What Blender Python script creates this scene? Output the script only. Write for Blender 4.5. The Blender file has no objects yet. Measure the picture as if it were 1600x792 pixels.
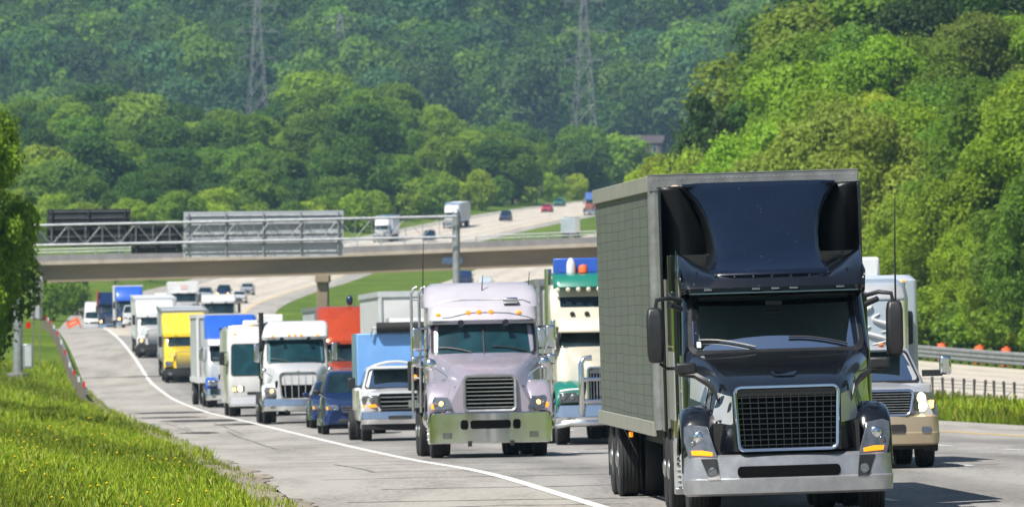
import bpy, math, random
import numpy as np
from mathutils import Vector, Matrix
random.seed(7)
rng = np.random.default_rng(7)
SCN = bpy.context.scene
COL = SCN.collection
FPX, CX, YH, CZ = 12500.0, 800.0, 433.0, 2.85      # focal length in photo pixels, principal column, horizon row, camera height

# ------------------------------------------------------------------ ground profile
def pchip(tab):
    xs = np.array([t[0] for t in tab], float); ys = np.array([t[1] for t in tab], float)
    h = np.diff(xs); dl = np.diff(ys) / h
    m = np.zeros(len(xs)); m[0] = dl[0]; m[-1] = dl[-1]
    for i in range(1, len(xs) - 1):
        if dl[i-1] * dl[i] > 0:
            w1 = 2*h[i] + h[i-1]; w2 = h[i] + 2*h[i-1]
            m[i] = (w1 + w2) / (w1/dl[i-1] + w2/dl[i])
    def f(x):
        x = np.clip(np.asarray(x, float), xs[0], xs[-1])
        i = np.clip(np.searchsorted(xs, x) - 1, 0, len(xs) - 2)
        t = (x - xs[i]) / h[i]
        return ((2*t**3 - 3*t**2 + 1)*ys[i] + (t**3 - 2*t**2 + t)*h[i]*m[i]
                + (-2*t**3 + 3*t**2)*ys[i+1] + (t**3 - t**2)*h[i]*m[i+1])
    return f
F = pchip([(-300, 25.4), (20, 6.0), (93, 1.66), (158, -2.02), (205, -4.62), (265, -8.42), (350, -14.0), (440, -19.8), (490, -23.1), (600, -30.4),
           (720, -38), (800, -42), (900, -45), (1000, -43.5), (1100, -38), (1200, -29), (1300, -18), (1450, 3), (1600, 28), (1800, 62), (2000, 88), (2400, 100), (6000, 100)])
zA = pchip([(-300, 0.6), (40, 0.25), (93, 0.0), (109, -0.12), (125, -0.25), (158, -0.73), (205, -1.36), (265, -2.0), (345, -2.78), (400, -3.05), (435, -3.0),
            (490, -2.1), (550, -1.3), (600, -1.05), (660, -1.35), (720, -2.1), (800, -2.6), (850, -2.1), (900, -0.8), (1050, 1.8), (1150, 5), (1300, 10), (1450, 15), (1600, 19), (1800, 22), (2000, 22), (6000, 22)])
zB = pchip([(-300, 0.9), (60, 0.5), (160, -0.5), (230, -1.2), (270, -1.4), (340, -1.75), (450, -2.1), (600, -1.9), (800, -1.75), (850, -1.4), (900, -0.5), (1050, 2.2), (1150, 5.3), (1300, 10.2), (1450, 15.2), (1600, 19.2), (1800, 22), (2000, 22), (6000, 22)])
def smooth(a, b, x):
    t = np.clip((x - a) / (b - a), 0, 1); return t*t*(3 - 2*t)
ND = np.array([1100, 1200, 1350, 1500, 1700, 1900, 2200, 2450, 2600, 2800, 3050, 3400, 4200, 6000], float)
NP = np.array([-700, -100, 120, 300, 540, 800, 930, 1050, 1300, 2200], float)
NT = np.array([
    [3, 2, 2, 1, 2, 4, 6, 9, 20, 30],
    [6, 5, 5, 5, 5, 8, 9, 12, 22, 32],
    [12, 11, 11, 11, 11, 12, 13, 16, 26, 36],
    [20, 19, 19, 19, 22, 18, 17, 19, 30, 40],
    [28, 28, 28, 26, 32, 22, 19, 16, 25, 40],
    [27, 27, 26, 24, 28, 20, 16, 15, 20, 35],
    [24, 24, 24, 24, 24, 24, 24, 24, 24, 30],
    [34, 34, 38, 40, 40, 40, 38, 38, 40, 40],
    [48, 48, 56, 64, 66, 66, 60, 60, 62, 62],
    [78, 78, 92, 108, 110, 110, 106, 106, 108, 108],
    [135, 135, 155, 172, 175, 175, 172, 172, 172, 172],
    [215, 215, 235, 250, 250, 250, 250, 250, 250, 250],
    [300, 300, 310, 310, 310, 310, 310, 310, 310, 310],
    [300, 300, 300, 300, 300, 300, 300, 300, 300, 300]], float)
def natural(px, d):
    px = np.clip(px, NP[0], NP[-1]); dd = np.clip(d, ND[0], ND[-1])
    i = np.clip(np.searchsorted(ND, dd) - 1, 0, len(ND)-2); j = np.clip(np.searchsorted(NP, px) - 1, 0, len(NP)-2)
    a = (dd - ND[i])/(ND[i+1]-ND[i]); b = (px - NP[j])/(NP[j+1]-NP[j]); b = b*b*(3-2*b)
    return (NT[i, j]*(1-a)*(1-b) + NT[i+1, j]*a*(1-b) + NT[i, j+1]*(1-a)*b + NT[i+1, j+1]*a*b)
def widen(d): return 9.*smooth(620, 850, np.asarray(d, float))      # the grass median grows wider beyond the crest
def real_u(U, d):
    w = widen(d); return np.where(U < 18.8, U, np.where(U < 23.4, 18.8+(U-18.8)*(4.6+w)/4.6, U+w))
def H(u, d):
    u, d = np.broadcast_arrays(np.asarray(u, float), np.asarray(d, float))
    ur = u; w_ = widen(d); u = np.where(u < 18.8, u, np.where(u < 23.4+w_, 18.8+(u-18.8)*4.6/(4.6+w_), u-w_))
    a, b = zA(d), zB(d)
    cs = .02*(np.clip(u, -3.8, 18.8) - 1.6)*(1 - smooth(650, 900, d))
    left = a + cs + .05*np.clip(-4.2 - u, 0, 10) + .09*np.clip(-16 - u, 0, 90)
    right = b + .55*np.clip(u - 48, 0, 62) + .1*np.clip(u - 110, 0, 400)
    t = smooth(18.8, 23.4, u)
    near = left*(1-t) + right*t
    X = F(d) + ur
    far = natural(CX + X*FPX/np.maximum(d, 50), d)
    corridor = 1 - smooth(34, 60, np.abs(u - 21))
    w = smooth(1080, 1330, d)*(1 - corridor*(1 - smooth(1560, 1760, d)))
    lump = (np.sin(X*.11 + 1)*np.cos(d*.045) + .6*np.sin(X*.047 + d*.02))*.5*(1 - corridor)*smooth(200, 600, d)
    return near*(1-w) + far*w + lump
def ground(x, d): return float(H(x - float(F(d)), d))
def X_at(px, d): return (px - CX)/FPX*d
def Z_at(py, d): return CZ + (YH - py)/FPX*d
def heading(d): return -float(F(d + 4) - F(d - 4))/8

# ------------------------------------------------------------------ materials
def new_mat(name):
    m = bpy.data.materials.new(name); m.use_nodes = True
    nt = m.node_tree; b = nt.nodes['Principled BSDF']
    return m, nt, b
def N(nt, kind, **kw):
    n = nt.nodes.new(kind)
    for k, v in kw.items(): setattr(n, k, v)
    return n
def mat(name, col, rough=.5, metal=0., var=.12, scale=4., coat=0., bump=0., bscale=40., spec=.5, stretch=None):
    """solid colour with a noise-driven variation of tone and roughness (wear, dust)"""
    m, nt, b = new_mat(name)
    tc = N(nt, 'ShaderNodeTexCoord')
    src = tc.outputs['Object']
    if stretch:
        mp = N(nt, 'ShaderNodeMapping'); mp.inputs['Scale'].default_value = stretch
        nt.links.new(src, mp.inputs['Vector']); src = mp.outputs['Vector']
    no = N(nt, 'ShaderNodeTexNoise'); no.inputs['Scale'].default_value = scale; no.inputs['Detail'].default_value = 6; no.inputs['Roughness'].default_value = .65
    nt.links.new(src, no.inputs['Vector'])
    cr = N(nt, 'ShaderNodeValToRGB')
    cr.color_ramp.elements[0].position = .3; cr.color_ramp.elements[1].position = .72
    cr.color_ramp.elements[0].color = tuple(max(0, c*(1-var)) for c in col) + (1,)
    cr.color_ramp.elements[1].color = tuple(min(1, c*(1+var)) for c in col) + (1,)
    nt.links.new(no.outputs['Fac'], cr.inputs['Fac']); nt.links.new(cr.outputs['Color'], b.inputs['Base Color'])
    mr = N(nt, 'ShaderNodeMapRange'); mr.inputs['To Min'].default_value = max(.02, rough*.75); mr.inputs['To Max'].default_value = min(1, rough*1.3)
    nt.links.new(no.outputs['Fac'], mr.inputs['Value']); nt.links.new(mr.outputs['Result'], b.inputs['Roughness'])
    b.inputs['Metallic'].default_value = metal; b.inputs['Coat Weight'].default_value = coat; b.inputs['Coat Roughness'].default_value = .06
    b.inputs['Specular IOR Level'].default_value = spec
    if bump:
        n2 = N(nt, 'ShaderNodeTexNoise'); n2.inputs['Scale'].default_value = bscale; n2.inputs['Detail'].default_value = 4
        nt.links.new(src, n2.inputs['Vector'])
        bp = N(nt, 'ShaderNodeBump'); bp.inputs['Strength'].default_value = bump; bp.inputs['Distance'].default_value = .02
        nt.links.new(n2.outputs['Fac'], bp.inputs['Height']); nt.links.new(bp.outputs['Normal'], b.inputs['Normal'])
    return m
def lamp_mat(name, col, strength):
    m, nt, b = new_mat(name)
    b.inputs['Base Color'].default_value = (*col, 1); b.inputs['Roughness'].default_value = .15
    b.inputs['Emission Color'].default_value = (*col, 1); b.inputs['Emission Strength'].default_value = strength
    return m
M = {}
def paint(key, col, rough=.3, metal=.0, coat=.7, var=.1): M[key] = mat('paint_'+key, col, rough, metal, var, 1.3, coat)
paint('black', (.004, .0055, .009), .18, .0, .7, .3); paint('fairing_navy', (.004, .009, .024), .3, .0, .12, .2); paint('lilac', (.40, .362, .43), .28, .35, .6); paint('sunlit_lilac', (.46, .44, .49), .35, .1, .5); paint('cream', (.60, .565, .46)); paint('white', (.57, .575, .58), .3)  # the paler roof lilac has sunlight on the fairing put into its colour
paint('teal', (.01, .17, .125)); paint('blue', (.02, .10, .50)); paint('navy', (.006, .018, .075), .22); paint('skyblue', (.15, .34, .68), .4); paint('yellow', (.80, .58, .04)); paint('red', (.45, .055, .012), .28, .25)
paint('silver', (.52, .53, .55), .32, .35, .5); paint('gold', (.42, .34, .23), .35, .4, .5); paint('bluegrey', (.42, .48, .54), .3, .2); paint('carred', (.55, .02, .06)); paint('cargrey', (.32, .34, .37)); paint('rustred', (.35, .07, .03), .5)
M['fairing_navy'] = mat('paint_fairing_navy', (.003, .0075, .020), .24, 0, .25, 1.5, .05, spec=.28)
def specks(m, col=(.30, .29, .26), sc=30., lo=.735, film=.010):
    """dried bugs and road dust on dark paint"""
    nt = m.node_tree; b = nt.nodes['Principled BSDF']; src = b.inputs['Base Color'].links[0].from_socket
    tc = N(nt, 'ShaderNodeTexCoord'); n1 = N(nt, 'ShaderNodeTexNoise'); n1.inputs['Scale'].default_value = sc; n1.inputs['Detail'].default_value = 1.5; nt.links.new(tc.outputs['Object'], n1.inputs['Vector'])
    mr = N(nt, 'ShaderNodeMapRange'); mr.inputs['From Min'].default_value = lo; mr.inputs['From Max'].default_value = lo+.04; mr.inputs['To Max'].default_value = .38; nt.links.new(n1.outputs['Fac'], mr.inputs['Value'])
    n2 = N(nt, 'ShaderNodeTexNoise'); n2.inputs['Scale'].default_value = 1.1; n2.inputs['Detail'].default_value = 5; nt.links.new(tc.outputs['Object'], n2.inputs['Vector'])
    m2 = N(nt, 'ShaderNodeMath', operation='MULTIPLY_ADD'); m2.inputs[1].default_value = film; nt.links.new(n2.outputs['Fac'], m2.inputs[0]); nt.links.new(mr.outputs['Result'], m2.inputs[2])
    mx = N(nt, 'ShaderNodeMix', data_type='RGBA'); nt.links.new(m2.outputs[0], mx.inputs['Factor']); nt.links.new(src, mx.inputs['A']); mx.inputs['B'].default_value = (*col, 1); nt.links.new(mx.outputs['Result'], b.inputs['Base Color'])
specks(M['black']); specks(M['fairing_navy'], sc=27., lo=.745)
M['sideblack'] = mat('recess_black', (.005, .006, .007), .38, 0, .3, 3, spec=.3)
M['bluematte'] = mat('matte_blue', (.03, .09, .30), .7, 0, .1, 2)
M['bumper_silver'] = mat('bumper_silver', (.36, .37, .39), .34, .6, .18, 5, .2)
M['chrome'] = mat('chrome', (.72, .74, .76), .13, 1, .06, 3)
M['void'] = mat('dark_opening', (.004, .004, .004), .9, 0, .2, 5, spec=.05)
M['interior'] = mat('cab_interior', (.045, .085, .10), .8, 0, .3, 4)  # teal put into the colour for sky reflected in the windscreens
M['dash'] = mat('dashboard_top', (.06, .09, .095), .8, 0, .3, 4)
M['steel'] = mat('steel', (.42, .43, .44), .38, .85, .18, 6)
M['rubber'] = mat('rubber', (.018, .018, .019), .8, 0, .35, 9, bump=.2)
M['plastic'] = mat('black_plastic', (.016, .017, .019), .42, 0, .25, 8)
M['under'] = mat('underbody', (.012, .012, .013), .75, 0, .4, 5)
M['amber'] = lamp_mat('amber_lens', (1.0, .30, .01), .55)
M['amber_off'] = mat('amber_reflector', (.75, .18, .02), .25, 0, .1, 5)
M['lit'] = lamp_mat('lit_lamp', (1.0, .80, .42), 5.0)
M['litamber'] = lamp_mat('lit_amber_lamp', (1.0, .50, .12), 3.0)
M['lens'] = mat('headlamp_lens', (.17, .185, .20), .10, .55, .45, 9, 1.0)
M['redlens'] = mat('red_lens', (.5, .01, .01), .2, 0, .1, 6)
M['whiteflat'] = mat('white_panel', (.58, .59, .60), .45, 0, .10, 1.2)
M['greyflat'] = mat('grey_panel', (.46, .49, .50), .5, .1, .12, 2)
M['galv'] = mat('galvanised', (.37, .39, .41), .42, .6, .2, 3)
M['signback'] = mat('sign_back', (.42, .45, .48), .5, .3, .2, .8, stretch=(.3, 1, 2))
M['signdark'] = mat('sign_dark', (.035, .04, .048), .55, .2, .3, 1.5)
M['concrete'] = mat('bridge_concrete', (.235, .185, .125), .85, 0, .22, .5, bump=.3, bscale=3, stretch=(.25, 1, 1.4))
M['ledge'] = mat('ledge_concrete', (.36, .31, .25), .85, 0, .22, .7, bump=.3, bscale=3)
M['concpale'] = mat('parapet_concrete', (.20, .195, .20), .85, 0, .22, .7, bump=.3, bscale=3)
M['orange'] = mat('traffic_orange', (.85, .13, .03), .5, 0, .1, 4)
M['wood'] = mat('weathered_wood', (.16, .14, .11), .9, 0, .3, 6, stretch=(1, 1, .2))
M['trunk'] = mat('bark', (.075, .06, .045), .95, 0, .4, 3, bump=.5, bscale=8, stretch=(1, 1, .3))
M['brickred'] = mat('red_roof', (.15, .05, .05), .8, 0, .25, .4)
M['darkwall'] = mat('dark_wall', (.06, .045, .05), .8, 0, .2, .4)
M['pylon'] = mat('pylon_steel', (.24, .24, .25), .6, .4, .1, 1)
def glass_mat(name, col, rough=.045):
    m, nt, b = new_mat(name)
    tc = N(nt, 'ShaderNodeTexCoord'); no = N(nt, 'ShaderNodeTexNoise'); no.inputs['Scale'].default_value = 2.2; no.inputs['Detail'].default_value = 3
    nt.links.new(tc.outputs['Object'], no.inputs['Vector'])
    cr = N(nt, 'ShaderNodeValToRGB'); cr.color_ramp.elements[0].position = .42; cr.color_ramp.elements[1].position = .62
    cr.color_ramp.elements[0].color = tuple(c*.75 for c in col) + (1,); cr.color_ramp.elements[1].color = tuple(c*1.2 for c in col) + (1,)
    nt.links.new(no.outputs['Fac'], cr.inputs['Fac']); nt.links.new(cr.outputs['Color'], b.inputs['Base Color'])
    b.inputs['Roughness'].default_value = rough; b.inputs['IOR'].default_value = 1.42
    return m
M['glass'] = glass_mat('tinted_glass', (.010, .024, .032))
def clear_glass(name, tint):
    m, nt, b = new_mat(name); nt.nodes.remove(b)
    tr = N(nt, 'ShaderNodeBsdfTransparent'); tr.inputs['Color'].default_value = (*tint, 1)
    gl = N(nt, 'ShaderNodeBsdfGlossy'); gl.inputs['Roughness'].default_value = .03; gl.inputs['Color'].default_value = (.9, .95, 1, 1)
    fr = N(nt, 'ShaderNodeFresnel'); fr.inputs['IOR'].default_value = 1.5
    ms = N(nt, 'ShaderNodeMixShader'); df = N(nt, 'ShaderNodeBsdfDiffuse'); df.inputs['Color'].default_value = (.025, .12, .15, 1)  # teal diffuse layer painted in as sky reflection on the pane
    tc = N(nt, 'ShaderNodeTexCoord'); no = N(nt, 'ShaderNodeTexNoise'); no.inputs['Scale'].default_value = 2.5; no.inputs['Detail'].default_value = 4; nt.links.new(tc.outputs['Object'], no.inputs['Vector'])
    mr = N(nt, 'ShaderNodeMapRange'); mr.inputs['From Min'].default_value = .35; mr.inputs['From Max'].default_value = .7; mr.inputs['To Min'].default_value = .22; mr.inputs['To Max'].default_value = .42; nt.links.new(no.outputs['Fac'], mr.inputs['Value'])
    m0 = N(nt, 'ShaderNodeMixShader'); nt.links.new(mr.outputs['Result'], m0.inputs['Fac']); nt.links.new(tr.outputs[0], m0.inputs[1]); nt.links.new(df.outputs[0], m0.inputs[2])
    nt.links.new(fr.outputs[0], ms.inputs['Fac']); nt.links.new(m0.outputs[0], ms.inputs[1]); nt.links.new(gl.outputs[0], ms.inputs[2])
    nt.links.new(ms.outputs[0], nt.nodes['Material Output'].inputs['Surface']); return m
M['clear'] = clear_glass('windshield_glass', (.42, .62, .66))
M['tealglass'] = glass_mat('teal_glass', (.012, .05, .062))
def tarp_mat():
    """olive quilted side: rows of small stitched cells, each row sagging a little"""
    m, nt, b = new_mat('quilted_olive_side')
    tc = N(nt, 'ShaderNodeTexCoord'); mp = N(nt, 'ShaderNodeMapping'); mp.inputs['Rotation'].default_value = (math.radians(90), 0, math.radians(90))
    nt.links.new(tc.outputs['Object'], mp.inputs['Vector'])
    sp = N(nt, 'ShaderNodeSeparateXYZ'); nt.links.new(tc.outputs['Object'], sp.inputs['Vector'])
    cb = N(nt, 'ShaderNodeCombineXYZ'); ml = N(nt, 'ShaderNodeMath', operation='MULTIPLY'); ml.inputs[1].default_value = 1/9.; nt.links.new(sp.outputs['Y'], ml.inputs[0]); nt.links.new(ml.outputs[0], cb.inputs['X']); nt.links.new(sp.outputs['Z'], cb.inputs['Y'])
    no = N(nt, 'ShaderNodeTexNoise'); no.inputs['Scale'].default_value = 2.2; nt.links.new(cb.outputs['Vector'], no.inputs['Vector'])
    sc = N(nt, 'ShaderNodeVectorMath', operation='MULTIPLY_ADD'); nt.links.new(no.outputs['Color'], sc.inputs[0]); sc.inputs[1].default_value = (.10, .10, 0); nt.links.new(cb.outputs['Vector'], sc.inputs[2])
    br = N(nt, 'ShaderNodeTexBrick'); br.offset = .0; br.squash = 1
    br.inputs['Scale'].default_value = 1; br.inputs['Brick Width'].default_value = .16; br.inputs['Row Height'].default_value = .125; br.inputs['Mortar Size'].default_value = .007; br.inputs['Mortar Smooth'].default_value = .4
    br.inputs['Color1'].default_value = (.120, .135, .112, 1); br.inputs['Color2'].default_value = (.108, .122, .102, 1); br.inputs['Mortar'].default_value = (.070, .079, .067, 1)
    nt.links.new(sc.outputs['Vector'], br.inputs['Vector'])
    n2 = N(nt, 'ShaderNodeTexNoise'); n2.inputs['Scale'].default_value = 3; n2.inputs['Detail'].default_value = 6
    mp2 = N(nt, 'ShaderNodeMapping'); mp2.inputs['Scale'].default_value = (1, .4, 2); nt.links.new(tc.outputs['Object'], mp2.inputs['Vector']); nt.links.new(mp2.outputs['Vector'], n2.inputs['Vector'])
    mx = N(nt, 'ShaderNodeMix', data_type='RGBA', blend_type='MULTIPLY'); mx.inputs['Factor'].default_value = .35
    nt.links.new(br.outputs['Color'], mx.inputs['A']); nt.links.new(n2.outputs['Color'], mx.inputs['B'])
    mx2 = N(nt, 'ShaderNodeMix', data_type='RGBA', blend_type='ADD'); mx2.inputs['Factor'].default_value = .12
    nt.links.new(mx.outputs['Result'], mx2.inputs['A']); nt.links.new(br.outputs['Color'], mx2.inputs['B'])
    nt.links.new(mx2.outputs['Result'], b.inputs['Base Color']); b.inputs['Roughness'].default_value = .6
    bp = N(nt, 'ShaderNodeBump'); bp.inputs['Strength'].default_value = .6; bp.inputs['Distance'].default_value = .03
    nt.links.new(br.outputs['Fac'], bp.inputs['Height']); bp.invert = True; nt.links.new(bp.outputs['Normal'], b.inputs['Normal'])
    return m
M['tarp'] = tarp_mat()
M['olive'] = mat('olive_frame', (.20, .21, .18), .5, .2, .2, 3)
M['olivepale'] = mat('pale_olive_skirt', (.27, .27, .23), .6, .1, .2, 3)
M['rail'] = mat('riveted_rail', (.27, .28, .28), .4, .5, .25, 5)
def mesh_vent():
    m, nt, b = new_mat('grille_mesh')
    tc = N(nt, 'ShaderNodeTexCoord'); vo = N(nt, 'ShaderNodeTexVoronoi'); vo.inputs['Scale'].default_value = 60
    nt.links.new(tc.outputs['Object'], vo.inputs['Vector'])
    cr = N(nt, 'ShaderNodeValToRGB'); cr.color_ramp.elements[0].position = .25; cr.color_ramp.elements[1].position = .5
    cr.color_ramp.elements[0].color = (.01, .01, .01, 1); cr.color_ramp.elements[1].color = (.25, .25, .25, 1)
    nt.links.new(vo.outputs['Distance'], cr.inputs['Fac']); nt.links.new(cr.outputs['Color'], b.inputs['Base Color']); b.inputs['Metallic'].default_value = .5
    return m
M['vent'] = mesh_vent()

# ------------------------------------------------------------------ mesh helpers
def thing(name, label, cat, loc=(0, 0, 0), rot=(0, 0, 0), group=None):
    o = bpy.data.objects.new(name, None); COL.objects.link(o); o.empty_display_size = .3
    o.location = loc; o.rotation_euler = rot; o['label'] = label; o['category'] = cat
    if group: o['group'] = group
    return o
def tag(o, label, cat, group=None):
    o['label'] = label; o['category'] = cat
    if group: o['group'] = group
    return o
class MB:
    def __init__(s): s.v = []; s.f = []; s.sm = []; s.mi = []
    def add(s, vs, fs, sm=False, mi=0):
        k = len(s.v); s.v += [tuple(map(float, p)) for p in vs]
        for f in fs: s.f.append(tuple(i + k for i in f)); s.sm.append(sm); s.mi.append(mi)
        return s
    def box(s, x0, x1, y0, y1, z0, z1, mi=0):
        return s.add([(x0, y0, z0), (x1, y0, z0), (x1, y1, z0), (x0, y1, z0), (x0, y0, z1), (x1, y0, z1), (x1, y1, z1), (x0, y1, z1)],
              [(0, 3, 2, 1), (4, 5, 6, 7), (0, 1, 5, 4), (1, 2, 6, 5), (2, 3, 7, 6), (3, 0, 4, 7)], False, mi)
    def loft(s, rings, closed=True, cap0=True, cap1=True, sm=True, mi=0):
        n = len(rings[0]); vs = [p for r in rings for p in r]; fs = []
        for i in range(len(rings)-1):
            for j in range(n if closed else n-1):
                k = (j+1) % n; fs.append((i*n+j, i*n+k, (i+1)*n+k, (i+1)*n+j))
        s.add(vs, fs, sm, mi)
        if cap0: s.add(rings[0], [tuple(range(n))[::-1]], False, mi)
        if cap1: s.add(rings[-1], [tuple(range(n))], False, mi)
        return s
    def cyl(s, p0, p1, r, n=12, r1=None, mi=0, cap=True):
        p0, p1 = Vector(p0), Vector(p1); r1 = r if r1 is None else r1
        ax = (p1-p0).normalized(); t = Vector((0, 0, 1)) if abs(ax.z) < .9 else Vector((1, 0, 0))
        a = ax.cross(t).normalized(); b = ax.cross(a)
        R = lambda p, q: [p + (a*math.cos(2*math.pi*i/n) + b*math.sin(2*math.pi*i/n))*q for i in range(n)]
        return s.loft([R(p0, r), R(p1, r1)], True, cap, cap, True, mi)
    def tube(s, pts, r, n=8, mi=0):
        pts = [Vector(p) for p in pts]; rings = []; a = None
        for i, p in enumerate(pts):
            t = (pts[min(i+1, len(pts)-1)] - pts[max(i-1, 0)]).normalized()
            if a is None: a = t.cross(Vector((0, 0, 1)) if abs(t.z) < .9 else Vector((1, 0, 0))).normalized()
            a = (a - t*a.dot(t)).normalized(); b = t.cross(a)
            rr = r[i] if isinstance(r, (list, tuple)) else r
            rings.append([p + (a*math.cos(2*math.pi*k/n) + b*math.sin(2*math.pi*k/n))*rr for k in range(n)])
        return s.loft(rings, True, True, True, True, mi)
    def lathe(s, prof, c, axis='x', n=28, mi=0):
        """prof: (radius, offset along the axis)"""
        rings = []
        for r, o in prof:
            ring = []
            for i in range(n):
                t = 2*math.pi*i/n; u, v = r*math.cos(t), r*math.sin(t)
                ring.append((c[0]+o, c[1]+u, c[2]+v) if axis == 'x' else ((c[0]+u, c[1]+o, c[2]+v) if axis == 'y' else (c[0]+u, c[1]+v, c[2]+o)))
            rings.append(ring)
        return s.loft(rings, True, False, False, True, mi)
    def grid(s, rows, sm=True, mi=0):
        return s.loft(rows, False, False, False, sm, mi)
    def ball(s, c, rx, ry=None, rz=None, n=10, mi=0):
        ry = ry or rx; rz = rz or rx
        rings = [[(c[0]+rx*math.sin(math.pi*i/n)*math.cos(2*math.pi*j/(n*2)), c[1]+ry*math.sin(math.pi*i/n)*math.sin(2*math.pi*j/(n*2)), c[2]+rz*math.cos(math.pi*i/n)) for j in range(n*2)] for i in range(n+1)]
        return s.loft(rings, True, False, False, True, mi)
    def prism_y(s, poly, y0f, depth, mi=0):
        """poly of (x,z); front at y0f(x,z), pushed back by depth"""
        f = [(x, y0f(x, z), z) for x, z in poly]; b = [(x, y0f(x, z)+depth, z) for x, z in poly]
        n = len(poly); s.add(f+b, [tuple(range(n)), tuple(range(2*n-1, n-1, -1))] + [(i, i+n, (i+1) % n+n, (i+1) % n) for i in range(n)], False, mi); return s
    def build(s, name, m, parent=None, bevel=0, seg=2, solid=0, angle=38, sub=0):
        me = bpy.data.meshes.new(name); me.from_pydata(s.v, [], s.f)
        ms = m if isinstance(m, (list, tuple)) else [m]
        for q in ms: me.materials.append(M[q] if isinstance(q, str) else q)
        me.polygons.foreach_set('use_smooth', s.sm); me.polygons.foreach_set('material_index', s.mi)
        import bmesh
        bm = bmesh.new(); bm.from_mesh(me); bmesh.ops.remove_doubles(bm, verts=bm.verts, dist=1e-5); bmesh.ops.recalc_face_normals(bm, faces=bm.faces); bm.to_mesh(me); bm.free()
        try: me.set_sharp_from_angle(angle=math.radians(angle))
        except Exception: pass
        me.update()
        o = bpy.data.objects.new(name, me); COL.objects.link(o)
        if parent: o.parent = parent
        if solid:
            q = o.modifiers.new('thick', 'SOLIDIFY'); q.thickness = solid; q.offset = -1
        if bevel:
            q = o.modifiers.new('edge', 'BEVEL'); q.width = bevel; q.segments = seg; q.limit_method = 'ANGLE'; q.angle_limit = math.radians(40)
        return o
def np_mesh(name, V, Fq, m, parent=None, fattr=None, smooth_=False):
    me = bpy.data.meshes.new(name); n, k = Fq.shape
    me.vertices.add(len(V)); me.vertices.foreach_set('co', V.astype(np.float32).ravel())
    me.loops.add(n*k); me.loops.foreach_set('vertex_index', Fq.astype(np.int32).ravel())
    me.polygons.add(n); me.polygons.foreach_set('loop_start', np.arange(0, n*k, k, dtype=np.int32))
    if fattr:
        for nm, (ty, arr) in fattr.items():
            at = me.attributes.new(nm, ty, 'FACE'); at.data.foreach_set('value' if ty == 'FLOAT' else 'color', arr.astype(np.float32).ravel())
    me.materials.append(m)
    me.update(calc_edges=True); me.validate()
    me.polygons.foreach_set('use_smooth', np.full(n, smooth_))
    o = bpy.data.objects.new(name, me); COL.objects.link(o)
    if parent: o.parent = parent
    return o
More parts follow.
